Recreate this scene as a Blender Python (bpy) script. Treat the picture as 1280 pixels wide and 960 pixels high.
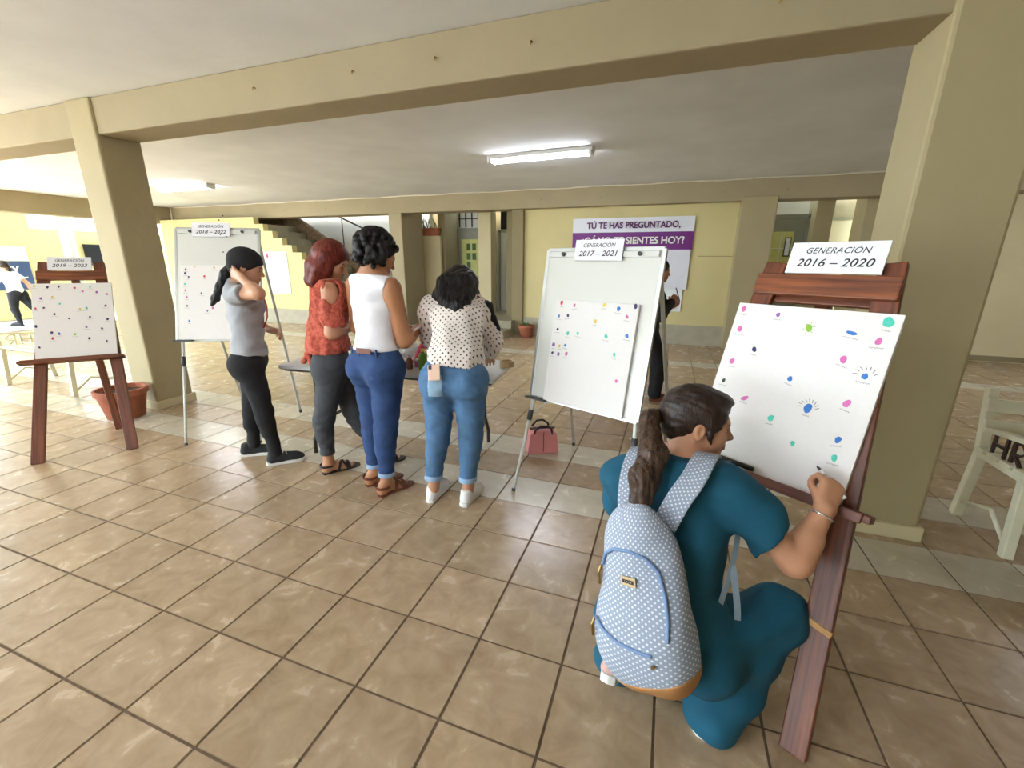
import bpy, bmesh, math, random
import numpy as np
from mathutils import Vector, Matrix

for o in list(bpy.data.objects):
    bpy.data.objects.remove(o)
SC = bpy.context.scene
COL = SC.collection
rnd = random.Random(7)

# ------------------------------------------------------------------ camera
CAMH = 1.4557
PITCH, ROLL, YAW = 0.2773, 0.006, -0.3423
cam_d = bpy.data.cameras.new('camera')
cam = bpy.data.objects.new('camera', cam_d)
COL.objects.link(cam)
cam_d.sensor_fit = 'HORIZONTAL'
cam_d.sensor_width = 36.0
cam_d.lens = 536.2 * 36.0 / 1280.0
cam_d.clip_start = 0.05
cam_d.clip_end = 200
_cp, _sp, _cy, _sy = math.cos(PITCH), math.sin(PITCH), math.cos(YAW), math.sin(YAW)
_F = Vector((_sy * _cp, _cy * _cp, -_sp))
_R = Vector((_cy, -_sy, 0))
_U = _R.cross(_F)
_R2 = _R * math.cos(ROLL) + _U * math.sin(ROLL)
_U2 = _U * math.cos(ROLL) - _R * math.sin(ROLL)
cam.matrix_world = Matrix(((_R2.x, _U2.x, -_F.x, 0), (_R2.y, _U2.y, -_F.y, 0), (_R2.z, _U2.z, -_F.z, CAMH), (0, 0, 0, 1)))
SC.camera = cam

# ------------------------------------------------------------------ sky, sun, exposure
W = bpy.data.worlds.new('sky')
SC.world = W
W.use_nodes = True
bg = W.node_tree.nodes['Background']
bg.inputs[0].default_value = (0.74, 0.89, 1.0, 1)
bg.inputs[1].default_value = 6.0
sun_d = bpy.data.lights.new('sun', 'SUN')
sun_d.energy = 12.0
sun_d.angle = math.radians(8)
sun_d.color = (1, .95, .86)
sun = bpy.data.objects.new('sun', sun_d)
COL.objects.link(sun)
sun.rotation_euler = (math.radians(18), math.radians(-20), 0)
SC.view_settings.view_transform = 'Standard'
SC.view_settings.look = 'None'
SC.view_settings.gamma = 1.0
SC.view_settings.use_curve_mapping = False
SC.view_settings.exposure = 0.88

# ------------------------------------------------------------------ materials
def lin(c):
    return tuple(((v / 255) / 12.92 if v / 255 <= 0.04045 else ((v / 255 + 0.055) / 1.055) ** 2.4) for v in c)

def mat(name, rgb, rough=0.6, var=0.0, scale=4.0, bump=0.0, bscale=None, metal=0.0, spec=0.5, stretch=None, rgb2=None, detail=5.0, emit=0.0, coat=0.0):
    m = bpy.data.materials.new(name)
    m.use_nodes = True
    nt = m.node_tree
    b = nt.nodes['Principled BSDF']
    c = lin(rgb)
    b.inputs['Base Color'].default_value = (*c, 1)
    b.inputs['Roughness'].default_value = rough
    b.inputs['Metallic'].default_value = metal
    b.inputs['Specular IOR Level'].default_value = spec
    b.inputs['Coat Weight'].default_value = coat
    if emit:
        b.inputs['Emission Color'].default_value = (*c, 1)
        b.inputs['Emission Strength'].default_value = emit
    if var or bump or rgb2:
        tc = nt.nodes.new('ShaderNodeTexCoord')
        mp = nt.nodes.new('ShaderNodeMapping')
        nt.links.new(tc.outputs['Object'], mp.inputs[0])
        if stretch:
            mp.inputs['Scale'].default_value = stretch
        n = nt.nodes.new('ShaderNodeTexNoise')
        n.inputs['Scale'].default_value = scale
        n.inputs['Detail'].default_value = detail
        nt.links.new(mp.outputs[0], n.inputs['Vector'])
        if var or rgb2:
            r = nt.nodes.new('ShaderNodeValToRGB')
            lo = lin(rgb2) if rgb2 else tuple(max(0, v * (1 - var)) for v in c)
            hi = c if rgb2 else tuple(min(1, v * (1 + var)) for v in c)
            r.color_ramp.elements[0].position = .32
            r.color_ramp.elements[1].position = .68
            r.color_ramp.elements[0].color = (*lo, 1)
            r.color_ramp.elements[1].color = (*hi, 1)
            nt.links.new(n.outputs['Fac'], r.inputs[0])
            nt.links.new(r.outputs[0], b.inputs['Base Color'])
        if bump:
            n2 = n
            if bscale:
                n2 = nt.nodes.new('ShaderNodeTexNoise')
                n2.inputs['Scale'].default_value = bscale
                n2.inputs['Detail'].default_value = 4
                nt.links.new(mp.outputs[0], n2.inputs['Vector'])
            bp = nt.nodes.new('ShaderNodeBump')
            bp.inputs['Strength'].default_value = bump
            bp.inputs['Distance'].default_value = 0.01
            nt.links.new(n2.outputs['Fac'], bp.inputs['Height'])
            nt.links.new(bp.outputs[0], b.inputs['Normal'])
    return m

def tile_mat(name, rgb, rgb2):
    """glazed floor tile: mottled, each tile a touch different (cell of the tile grid)."""
    m = bpy.data.materials.new(name)
    m.use_nodes = True
    nt = m.node_tree
    L = nt.links.new
    b = nt.nodes['Principled BSDF']
    g = nt.nodes.new('ShaderNodeNewGeometry')
    off = nt.nodes.new('ShaderNodeVectorMath'); off.operation = 'MULTIPLY_ADD'
    off.inputs[1].default_value = (1 / TS, 1 / TS, 0)
    off.inputs[2].default_value = (4.724 + 100, -1.7503 + 100, 0)
    L(g.outputs['Position'], off.inputs[0])
    fl = nt.nodes.new('ShaderNodeVectorMath'); fl.operation = 'FLOOR'
    L(off.outputs[0], fl.inputs[0])
    wn = nt.nodes.new('ShaderNodeTexWhiteNoise'); wn.noise_dimensions = '3D'
    L(fl.outputs[0], wn.inputs['Vector'])
    # noise offset per tile
    ad = nt.nodes.new('ShaderNodeVectorMath'); ad.operation = 'MULTIPLY_ADD'
    ad.inputs[1].default_value = (17, 17, 17)
    L(wn.outputs['Color'], ad.inputs[0]); L(g.outputs['Position'], ad.inputs[2])
    n = nt.nodes.new('ShaderNodeTexNoise')
    n.inputs['Scale'].default_value = 9; n.inputs['Detail'].default_value = 9; n.inputs['Roughness'].default_value = .62
    n.inputs['Distortion'].default_value = .6
    L(ad.outputs[0], n.inputs['Vector'])
    r = nt.nodes.new('ShaderNodeValToRGB')
    r.color_ramp.elements[0].position = .3; r.color_ramp.elements[1].position = .72
    r.color_ramp.elements[0].color = (*lin(rgb2), 1); r.color_ramp.elements[1].color = (*lin(rgb), 1)
    L(n.outputs['Fac'], r.inputs[0])
    mr = nt.nodes.new('ShaderNodeMapRange')
    mr.inputs['To Min'].default_value = .9; mr.inputs['To Max'].default_value = 1.07
    L(wn.outputs['Value'], mr.inputs['Value'])
    mx = nt.nodes.new('ShaderNodeVectorMath'); mx.operation = 'SCALE'
    L(r.outputs[0], mx.inputs[0]); L(mr.outputs[0], mx.inputs['Scale'])
    L(mx.outputs[0], b.inputs['Base Color'])
    rr = nt.nodes.new('ShaderNodeMapRange')
    rr.inputs['To Min'].default_value = .18; rr.inputs['To Max'].default_value = .33
    L(n.outputs['Fac'], rr.inputs['Value']); L(rr.outputs[0], b.inputs['Roughness'])
    bp = nt.nodes.new('ShaderNodeBump'); bp.inputs['Strength'].default_value = .05; bp.inputs['Distance'].default_value = .004
    n3 = nt.nodes.new('ShaderNodeTexNoise'); n3.inputs['Scale'].default_value = 5; n3.inputs['Detail'].default_value = 3
    L(g.outputs['Position'], n3.inputs['Vector']); L(n3.outputs['Fac'], bp.inputs['Height']); L(bp.outputs[0], b.inputs['Normal'])
    return m

def dots_mat(name, base, dot, pitch, rad, rough=.8, attr='puv', jitter=0.0, bump=.15):
    """staggered round dots laid out in a cloth-space attribute."""
    m = mat(name, base, rough, bump=bump, bscale=60)
    nt = m.node_tree
    L = nt.links.new
    b = nt.nodes['Principled BSDF']
    a = nt.nodes.new('ShaderNodeAttribute'); a.attribute_name = attr
    sc = nt.nodes.new('ShaderNodeVectorMath'); sc.operation = 'SCALE'; sc.inputs['Scale'].default_value = 1.0 / pitch
    L(a.outputs['Vector'], sc.inputs[0])
    fac = None
    for off in ((0, 0, 0), (.5, .5, 0)):
        ad = nt.nodes.new('ShaderNodeVectorMath'); ad.operation = 'ADD'; ad.inputs[1].default_value = off
        L(sc.outputs[0], ad.inputs[0])
        fr = nt.nodes.new('ShaderNodeVectorMath'); fr.operation = 'FRACTION'
        L(ad.outputs[0], fr.inputs[0])
        di = nt.nodes.new('ShaderNodeVectorMath'); di.operation = 'DISTANCE'
        di.inputs[1].default_value = (.5, .5, 0)
        L(fr.outputs[0], di.inputs[0])
        lt = nt.nodes.new('ShaderNodeMath'); lt.operation = 'LESS_THAN'; lt.inputs[1].default_value = rad / pitch
        L(di.outputs['Value'], lt.inputs[0])
        if fac is None:
            fac = lt.outputs[0]
        else:
            mxm = nt.nodes.new('ShaderNodeMath'); mxm.operation = 'MAXIMUM'
            L(fac, mxm.inputs[0]); L(lt.outputs[0], mxm.inputs[1])
            fac = mxm.outputs[0]
    mix = nt.nodes.new('ShaderNodeMix'); mix.data_type = 'RGBA'
    mix.inputs[6].default_value = (*lin(base), 1); mix.inputs[7].default_value = (*lin(dot), 1)
    L(fac, mix.inputs[0]); L(mix.outputs[2], b.inputs['Base Color'])
    return m

TS = 0.335
M = {}
M['tile'] = tile_mat('floor_tile_beige', (196, 173, 142), (164, 139, 108))
M['tile_light'] = tile_mat('floor_tile_pale', (216, 207, 186), (198, 188, 165))
M['grout'] = mat('grout', (112, 92, 72), .9, .15, 30)
M['ground'] = mat('courtyard_concrete', (190, 188, 182), .9, .08, 3)
M['ceiling'] = mat('ceiling_plaster', (230, 232, 232), .9, .05, 1.6, .5, 5)
M['beam'] = mat('beam_paint', (165, 151, 119), .75, .04, 2.5, .35, 14)
M['column'] = mat('column_paint', (172, 158, 120), .7, .03, 2.5, .3, 14)
M['cream'] = mat('cream_wall_paint', (212, 198, 156), .8, .04, 1.5, .25, 12)
M['yellow'] = mat('yellow_wall_paint', (208, 194, 140), .8, .04, 1.5, .25, 12)
M['olive'] = mat('olive_paint', (140, 126, 92), .8, .05, 2)
M['dado'] = mat('dado_grey', (168, 160, 138), .7, .08, 8)
M['stone'] = mat('brown_stone', (104, 82, 56), .9, .4, 9, .8, 9, stretch=(1, 1, 3.0))
M['white'] = mat('white_paint', (232, 230, 222), .5, .03, 3)
M['offwhite'] = mat('offwhite_door', (222, 220, 205), .45, .03, 5)
M['greydoor'] = mat('grey_door', (150, 152, 138), .5, .04, 4)
M['black'] = mat('black_opening_shade', (14, 14, 13), .8)  # flat black stands in for the shade inside openings
M['stepc'] = mat('step_concrete', (150, 142, 118), .85, .1, 6)
M['wood'] = mat('stained_wood', (132, 70, 36), .42, scale=2.2, rgb2=(74, 34, 16), stretch=(34, 34, 1.3), bump=.12)
M['wood_h'] = mat('stained_wood_bar', (150, 82, 40), .42, scale=2.0, rgb2=(84, 40, 18), stretch=(34, 34, 1.6), bump=.12)
M['woodraw'] = mat('bare_wood', (196, 146, 84), .6, .15, 40)
M['canvas'] = mat('canvas_white', (240, 236, 232), .85, .012, 60, .08, 400)
M['board'] = mat('whiteboard_enamel', (226, 226, 218), .18, .01, 2)
M['alu'] = mat('aluminium', (196, 198, 194), .35, metal=.7)
M['whitemetal'] = mat('white_metal', (222, 222, 216), .35)
M['darkplastic'] = mat('dark_plastic', (62, 62, 62), .5)
M['paper'] = mat('white_card', (240, 240, 244), .8)
M['ink'] = mat('black_ink', (52, 50, 54), .8)
M['pencil'] = mat('pencil_grey', (150, 146, 146), .9)
M['purple'] = mat('banner_purple', (112, 28, 120), .5)
M['purpleink'] = mat('banner_text_purple', (92, 34, 96), .6)
M['vinyl'] = mat('banner_vinyl', (226, 226, 232), .4, .03, 3)
M['tabletop'] = mat('table_plastic', (216, 216, 214), .5, .03, 60)
M['tablemetal'] = mat('table_leg_metal', (66, 62, 58), .4, metal=.4)
M['terracotta'] = mat('terracotta', (168, 98, 70), .8, .15, 8)
M['soil'] = mat('soil', (64, 48, 36), .95, .3, 30)
M['leaf'] = mat('leaf_green', (74, 104, 52), .6, .2, 10)
M['pink'] = mat('pink_leather', (236, 152, 150), .45, .06, 6, .2, 30)
M['blacklea'] = mat('black_leather', (26, 24, 26), .4)
M['benchp'] = mat('bench_cream_paint', (228, 222, 192), .5, .06, 12)
M['iron'] = mat('dark_letter_iron', (58, 40, 36), .5)
M['tube'] = mat('lit_tube', (236, 242, 255), .5, emit=42.0)
M['lampwhite'] = mat('lamp_housing', (226, 226, 226), .5)
M['mural'] = mat('mural_blue', (58, 78, 112), .6, .1, 4)
M['posteryellow'] = mat('poster_yellow_green', (208, 210, 132), .6, .08, 9)
M['sheet'] = mat('printed_sheet', (236, 240, 240), .6)
M['roofsheet'] = mat('translucent_roof_sheet', (240, 244, 246), .5)
M['denimlight'] = mat('worn_denim', (104, 142, 172), .9, .15, 20)
_b = M['roofsheet'].node_tree.nodes['Principled BSDF']; _b.inputs['Alpha'].default_value = .72
M['k'] = mat('paint_pink', (214, 110, 176), .6, .15, 200)
M['p'] = mat('paint_violet', (150, 96, 170), .6, .15, 200)
M['g'] = mat('paint_green', (140, 190, 40), .6, .15, 200)
M['b'] = mat('paint_blue', (50, 120, 200), .6, .15, 200)
M['t'] = mat('paint_teal', (80, 200, 176), .6, .15, 200)
M['n'] = mat('paint_navy', (52, 44, 96), .6, .15, 200)
M['d'] = mat('paint_dark_green', (36, 64, 48), .6, .15, 200)
M['r'] = mat('paint_red', (206, 70, 90), .6, .15, 200)
M['y'] = mat('paint_yellow', (228, 196, 80), .6, .15, 200)
# people
M['skin'] = mat('skin_tan', (196, 142, 108), .5, .04, 18, .05, 90)
M['skin2'] = mat('skin_light_tan', (206, 156, 124), .5, .04, 18, .05, 90)
M['skin3'] = mat('skin_brown', (178, 122, 84), .5, .04, 18, .05, 90)
M['lip'] = mat('lips', (168, 92, 84), .4)
M['eyew'] = mat('eye_white', (230, 226, 220), .3)
M['eyed'] = mat('eye_dark', (34, 22, 18), .2)
M['hairblack'] = mat('hair_black', (22, 18, 17), .5, .4, 22, .6, 40, stretch=(3, 3, .5), spec=.3)
M['hairbrown'] = mat('hair_dark_brown', (58, 40, 30), .42, rgb2=(24, 17, 14), scale=30, bump=.3, bscale=70, stretch=(3, 3, .6), spec=.35)
M['hairred'] = mat('hair_auburn', (128, 48, 32), .45, rgb2=(74, 24, 18), scale=26, bump=.25, bscale=60, stretch=(3, 3, .4), spec=.35)
M['hairtip'] = mat('hair_brown_tip', (92, 68, 50), .42, rgb2=(38, 26, 20), scale=34, bump=.35, bscale=80, stretch=(3, 3, .4), spec=.35)
M['greypolo'] = mat('grey_polo_cotton', (168, 170, 174), .9, .06, 12, .6, 20)
M['blackcloth'] = mat('black_cloth', (30, 30, 33), .9, .2, 20, .3, 60)
M['charcoal'] = mat('charcoal_denim', (66, 68, 72), .85, .18, 12, .6, 24)
M['denimdark'] = mat('dark_blue_denim', (42, 68, 112), .85, .20, 11, .6, 24)
M['denim'] = mat('blue_denim', (76, 112, 148), .85, .22, 9, .6, 24)
M['denimcuff'] = mat('turned_denim_cuff', (150, 176, 204), .9, .1, 30)
M['denimfade'] = mat('faded_denim', (152, 182, 204), .9, .1, 30)
M['whiteknit'] = mat('white_knit', (238, 236, 240), .9, .02, 20, .5, 16)
M['orange'] = mat('orange_print_cotton', (206, 104, 80), .9, rgb2=(150, 56, 44), scale=48, bump=.25, bscale=30, detail=2)
M['teal'] = mat('teal_scrubs', (10, 82, 106), .85, .10, 7, .55, 13)
M['sneakerwhite'] = mat('sneaker_white', (236, 234, 232), .6, .03, 20)
M['rubber'] = mat('rubber_white', (232, 230, 222), .6)
M['sneakerblack'] = mat('sneaker_black', (38, 38, 40), .8, .2, 30)
M['brownlea'] = mat('brown_leather', (112, 60, 38), .5, .1, 20)
M['darksandal'] = mat('dark_sandal_leather', (44, 36, 32), .5)
M['tanlea'] = mat('tan_suede', (180, 128, 76), .85, .1, 20)
M['strapblue'] = mat('pale_blue_webbing', (150, 170, 186), .8, .05, 60)
M['piping'] = mat('blue_zip_tape', (118, 146, 186), .7)
M['brass'] = mat('brass', (150, 120, 70), .4, metal=.8)
M['silver'] = mat('silver', (220, 220, 222), .2, metal=.9)
M['red'] = mat('red_ribbon', (196, 48, 40), .7)
M['stripe'] = mat('striped_canvas', (214, 170, 160), .8, .2, 40)
M['phone'] = mat('phone_gold_pink', (234, 196, 172), .3)
M['greenbottle'] = mat('green_bottle', (110, 160, 40), .3)
M['cork'] = mat('tan_tape', (206, 180, 136), .7)
M['cable'] = mat('white_cable', (226, 218, 198), .6)
M['polka'] = dots_mat('polka_blouse', (236, 224, 214), (46, 36, 40), .033, .0046)
M['packdots'] = dots_mat('backpack_dotted_canvas', (150, 161, 178), (226, 228, 234), .0165, .0027, bump=.25)

# ------------------------------------------------------------------ object helpers
def tag(o, label=None, cat=None, group=None, kind=None):
    if label: o['label'] = label
    if cat: o['category'] = cat
    if group: o['group'] = group
    if kind: o['kind'] = kind
    return o

def empty(name, loc=(0, 0, 0), rz=0.0):
    o = bpy.data.objects.new(name, None)
    o.empty_display_size = .1
    COL.objects.link(o)
    o.location = loc
    o.rotation_euler = (0, 0, rz)
    return o

def thing(name, label, cat, loc=(0, 0, 0), rz=0.0, group=None):
    return tag(empty(name, loc, rz), label, cat, group)

def link(name, me, m, parent=None, smooth=False):
    if m is not None:
        me.materials.append(M[m] if isinstance(m, str) else m)
    if smooth:
        me.polygons.foreach_set('use_smooth', [True] * len(me.polygons))
    o = bpy.data.objects.new(name, me)
    COL.objects.link(o)
    if parent: o.parent = parent
    return o

class MB:
    """collects simple solids; build() links them as one mesh object"""
    def __init__(s): s.v = []; s.f = []
    def add(s, vs, fs):
        n = len(s.v); s.v += [tuple(v) for v in vs]; s.f += [tuple(i + n for i in f) for f in fs]; return s
    def box(s, x0, x1, y0, y1, z0, z1):
        return s.add([(x0, y0, z0), (x1, y0, z0), (x1, y1, z0), (x0, y1, z0), (x0, y0, z1), (x1, y0, z1), (x1, y1, z1), (x0, y1, z1)],
                     [(0, 3, 2, 1), (4, 5, 6, 7), (0, 1, 5, 4), (1, 2, 6, 5), (2, 3, 7, 6), (3, 0, 4, 7)])
    def bar(s, a, b, w, t, side):
        """square bar a->b, width w along `side`, thickness t across"""
        a, b = Vector(a), Vector(b); d = (b - a).normalized(); sd = Vector(side); sd = (sd - d * sd.dot(d)).normalized(); n = d.cross(sd)
        vs = []
        for p in (a, b):
            for i, j in ((-1, -1), (1, -1), (1, 1), (-1, 1)):
                vs.append(p + sd * (i * w / 2) + n * (j * t / 2))
        return s.add(vs, [(0, 3, 2, 1), (4, 5, 6, 7), (0, 1, 5, 4), (1, 2, 6, 5), (2, 3, 7, 6), (3, 0, 4, 7)])
    def tube(s, pts, r, seg=8, closed=False):
        pts = [Vector(p) for p in pts]; n = len(pts); rs = r if isinstance(r, (list, tuple)) else [r] * n
        ref = None; vs = []; fs = []
        for i, p in enumerate(pts):
            if closed: d = pts[(i + 1) % n] - pts[i - 1]
            else: d = pts[min(i + 1, n - 1)] - pts[max(i - 1, 0)]
            d.normalize()
            if ref is None: ref = d.orthogonal().normalized()
            ref = (ref - d * ref.dot(d)).normalized(); b = d.cross(ref)
            for k in range(seg):
                a = 2 * math.pi * k / seg
                vs.append(p + (ref * math.cos(a) + b * math.sin(a)) * rs[i])
        for i in range(n if closed else n - 1):
            for k in range(seg):
                j = (i + 1) % n
                fs.append((i * seg + k, i * seg + (k + 1) % seg, j * seg + (k + 1) % seg, j * seg + k))
        if not closed:
            fs.append(tuple(range(seg - 1, -1, -1))); fs.append(tuple((n - 1) * seg + k for k in range(seg)))
        return s.add(vs, fs)
    def strip(s, pts, w, t, normal_fn):
        """flat ribbon of width w, thickness t along pts; normal_fn(i) = outward normal"""
        pts = [Vector(p) for p in pts]; n = len(pts); vs = []; fs = []
        for i, p in enumerate(pts):
            d = (pts[min(i + 1, n - 1)] - pts[max(i - 1, 0)]).normalized()
            nn = Vector(normal_fn(i)); nn = (nn - d * nn.dot(d)).normalized(); sd = d.cross(nn)
            for a, b in ((-1, 0), (1, 0), (1, 1), (-1, 1)): vs.append(p + sd * (a * w / 2) + nn * (b * t))
        for i in range(n - 1):
            for k in range(4): fs.append((i * 4 + k, i * 4 + (k + 1) % 4, i * 4 + 4 + (k + 1) % 4, i * 4 + 4 + k))
        fs.append((3, 2, 1, 0)); fs.append(tuple((n - 1) * 4 + k for k in range(4)))
        return s.add(vs, fs)
    def lathe(s, prof, seg=24, c=(0, 0, 0)):
        vs = []; fs = []; n = len(prof)
        for r, z in prof:
            for k in range(seg):
                a = 2 * math.pi * k / seg; vs.append((c[0] + r * math.cos(a), c[1] + r * math.sin(a), c[2] + z))
        for i in range(n - 1):
            for k in range(seg): fs.append((i * seg + k, i * seg + (k + 1) % seg, (i + 1) * seg + (k + 1) % seg, (i + 1) * seg + k))
        fs.append(tuple(range(seg - 1, -1, -1))); fs.append(tuple((n - 1) * seg + k for k in range(seg)))
        return s.add(vs, fs)
    def prism(s, poly, o, ux, uy, un, t):
        """2D polygon in frame (o; ux, uy) extruded by t along un"""
        o, ux, uy, un = Vector(o), Vector(ux), Vector(uy), Vector(un); n = len(poly)
        lo = [o + ux * a + uy * b for a, b in poly]; hi = [p + un * t for p in lo]
        fs = [tuple(range(n - 1, -1, -1)), tuple(range(n, 2 * n))] + [(i, (i + 1) % n, n + (i + 1) % n, n + i) for i in range(n)]
        return s.add(lo + hi, fs)
    def mesh(s, name='mesh'):
        me = bpy.data.meshes.new(name); me.from_pydata(s.v, [], s.f)
        bm = bmesh.new(); bm.from_mesh(me); bmesh.ops.recalc_face_normals(bm, faces=bm.faces); bm.to_mesh(me); bm.free()
        return me
    def build(s, name, m, parent=None, bevel=0.0, smooth=False, seg=2):
        o = link(name, s.mesh(name), m, parent, smooth)
        if bevel:
            b = o.modifiers.new('bevel', 'BEVEL'); b.width = bevel; b.segments = seg; b.limit_method = 'ANGLE'
        return o

def plank(name, a, b, w, t, side, m, parent, bevel=.004):
    """a bar as an object of its own, its z axis along the grain"""
    a, b = Vector(a), Vector(b); d = (b - a); L = d.length; d.normalize(); sd = Vector(side); sd = (sd - d * sd.dot(d)).normalized(); n = d.cross(sd)
    o = MB().box(-w / 2, w / 2, -t / 2, t / 2, 0, L).build(name, m, None, bevel)
    o.parent = parent; o.matrix_local = frame(a, sd, n, d)
    return o

def box(name, x0, x1, y0, y1, z0, z1, m, parent=None, bevel=0.0):
    return MB().box(x0, x1, y0, y1, z0, z1).build(name, m, parent, bevel)

def struct(o, label=None):
    o['kind'] = 'structure'
    if label: o['label'] = label
    return o

def text_mesh(body, size, shear=0.0, offset=0.0, extrude=.0006, spacing=1.0, sx=1.0):
    cu = bpy.data.curves.new('txt', 'FONT')
    cu.body = body; cu.size = size; cu.shear = shear; cu.offset = offset; cu.extrude = extrude
    cu.align_x = 'CENTER'; cu.align_y = 'CENTER'; cu.space_character = spacing; cu.resolution_u = 4
    o = bpy.data.objects.new('txt', cu); COL.objects.link(o)
    dg = bpy.context.evaluated_depsgraph_get(); dg.update()
    me = bpy.data.meshes.new_from_object(o.evaluated_get(dg))
    bpy.data.objects.remove(o); bpy.data.curves.remove(cu)
    if sx != 1.0:
        me.transform(Matrix.Diagonal((sx, 1, 1, 1)))
    me.materials.clear()
    return me

def frame(o, ux, uy, un):
    ux, uy, un, o = Vector(ux), Vector(uy), Vector(un), Vector(o)
    return Matrix(((ux.x, uy.x, un.x, o.x), (ux.y, uy.y, un.y, o.y), (ux.z, uy.z, un.z, o.z), (0, 0, 0, 1)))

# ================================================================== THE SETTING
# ------------------------------------------------------------------ floor: single tiles near the camera, joined field beyond
X_OF = lambda c: (c - 4.724) * TS
Y_OF = lambda r: (r + 1.7503) * TS
floor = struct(box('floor', -12.9, 9.0, -7.4, 11.5, -.12, -.004, 'grout'), 'glazed beige tile floor with two pale rows beside the columns')
JN = .0035
def tile_verts(x, y):
    a, b, c, d = x + JN, x + TS - JN, y + JN, y + TS - JN; e = .002
    return [(a, c, -.006), (b, c, -.006), (b, d, -.006), (a, d, -.006), (a + e, c + e, 0), (b - e, c + e, 0), (b - e, d - e, 0), (a + e, d - e, 0)]
TF = [(4, 5, 6, 7), (0, 1, 5, 4), (1, 2, 6, 5), (2, 3, 7, 6), (3, 0, 4, 7)]
def pale(r): return r in (5, 7, 18)
cells = []
for c in range(-34, 41):
    for r in range(-24, 33):
        x, y = X_OF(c), Y_OF(r)
        if x < -12.9 or x + TS > 9.0 or y < -7.4 or y + TS > 11.5: continue
        p = Vector((x + TS / 2, y + TS / 2, 0)) - Vector((0, 0, CAMH))
        z = p.dot(_F); vis = False; size = 0
        if z > .2:
            u, v = 536.2 * p.dot(_R2) / z, -536.2 * p.dot(_U2) / z
            vis = abs(u) < 700 and abs(v) < 540
            size = 1.0 / z
        cells.append((size if vis else 0, c, r, x, y))
cells.sort(reverse=True)
tmesh = {}
for pl in (0, 1):
    me = bpy.data.meshes.new('tile_mesh'); me.from_pydata(tile_verts(0, 0), [], TF); me.materials.append(M['tile_light' if pl else 'tile']); tmesh[pl] = me
for s_, c, r, x, y in cells[:300]:
    o = bpy.data.objects.new('tile', tmesh[1 if pale(r) else 0]); COL.objects.link(o); o.location = (x, y, 0); o.parent = floor
rest = {0: MB(), 1: MB()}
for s_, c, r, x, y in cells[300:]:
    rest[1 if pale(r) else 0].add(tile_verts(x, y), TF)
for k, nm in ((0, 'tile_field'), (1, 'pale_tile_field')):
    me = bpy.data.meshes.new(nm); me.from_pydata(rest[k].v, [], rest[k].f)
    link(nm, me, 'tile_light' if k else 'tile', floor)['kind'] = 'stuff'
ground = struct(box('ground', -40, -12.9, -30, 30, -.2, -.01, 'ground'), 'pale sunlit concrete of the courtyard')
struct(box('ground', -12.9, 30, -40, -7.4, -.2, -.01, 'ground'), 'pale sunlit concrete of the open yard')

# ------------------------------------------------------------------ ceiling, beams, columns
CZ = 2.765
struct(box('ceiling', -9.2, 9.0, -7.4, 2.7, CZ, CZ + .25, 'ceiling'), 'uneven off-white plastered concrete ceiling of the front bay')
struct(box('ceiling', -12.9, 9.0, 2.7, 8.7, CZ, CZ + .25, 'ceiling'), 'uneven off-white plastered concrete ceiling of the rear bay')
struct(box('ceiling', 1.35, 9.0, 8.7, 9.42, 2.95, 3.2, 'ceiling'), 'plastered ceiling strip before the right doors')  # cut short so an added gap lets sky light onto the doors
struct(box('ceiling', -12.9, 1.35, 8.7, 9.98, 2.95, 3.2, 'ceiling'), 'plastered ceiling of the corridor behind the back beam')  # stops early, the slit behind it shaped to light the corridor doors
def beam_hooks(par, xs, y, z):
    for x in xs:
        MB().tube([(x, y, z), (x, y - .018, z), (x, y - .026, z - .008), (x, y - .022, z - .02)], .004, 6).build('hook', 'brass', par)
b1 = struct(MB().box(-12.5, 9.0, 2.68, 2.99, 2.485, CZ).build('trim_1', 'beam', bevel=.012), 'beige painted concrete beam across the hall')
beam_hooks(b1, (-6.3, -2.9, -2.05, -.85, -1.45, .35), 2.68, 2.63)
b2 = struct(MB().box(-12.5, 9.0, 8.30, 8.68, 2.43, CZ).build('trim_2', 'beam', bevel=.012), 'beige painted beam along the back wall')
beam_hooks(b2, (-8.6, -7.4, -6.3, -5.0, -3.9, -2.4, -1.3, -.3, .7, 1.6), 8.30, 2.58)
struct(MB().box(-12.9, -12.5, 2.99, 8.68, 2.36, CZ).build('trim_3', 'beam', bevel=.012), 'beige beam along the open courtyard side')
struct(MB().box(-9.2, 9.0, -7.4, -7.05, 2.485, CZ).build('trim_4', 'beam', bevel=.012), 'beige beam on the open yard side')
def column(x0, x1, y0, y1, m, lab, base=True, top=2.49, mb=.018):
    o = struct(MB().box(x0, x1, y0, y1, 0, top).build('trim_5', m, bevel=mb), lab)
    if base:
        e = .018
        MB().box(x0 - e, x1 + e, y0 - e, y1 + e, 0, .085).build('base_trim', 'cream', o, bevel=.006)
    return o
column(-5.05, -4.72, 2.655, 3.005, 'column', 'beige painted concrete column behind the terracotta pot', top=CZ)
column(1.02, 1.405, 2.655, 3.03, 'column', 'beige painted concrete column behind the large wooden easel', top=CZ)
column(-11.3, -10.95, 2.655, 3.005, 'column', 'beige concrete column near the courtyard')
column(-5.79, -5.46, 8.31, 9.15, 'beam', 'beige column beside the stairs', False)
column(.97, 1.49, 8.27, 8.75, 'column', 'beige column at the right end of the banner wall', False)
column(-12.88, -12.52, 8.3, 8.65, 'column', 'beige column in the far left corner', False, 2.40)
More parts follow.
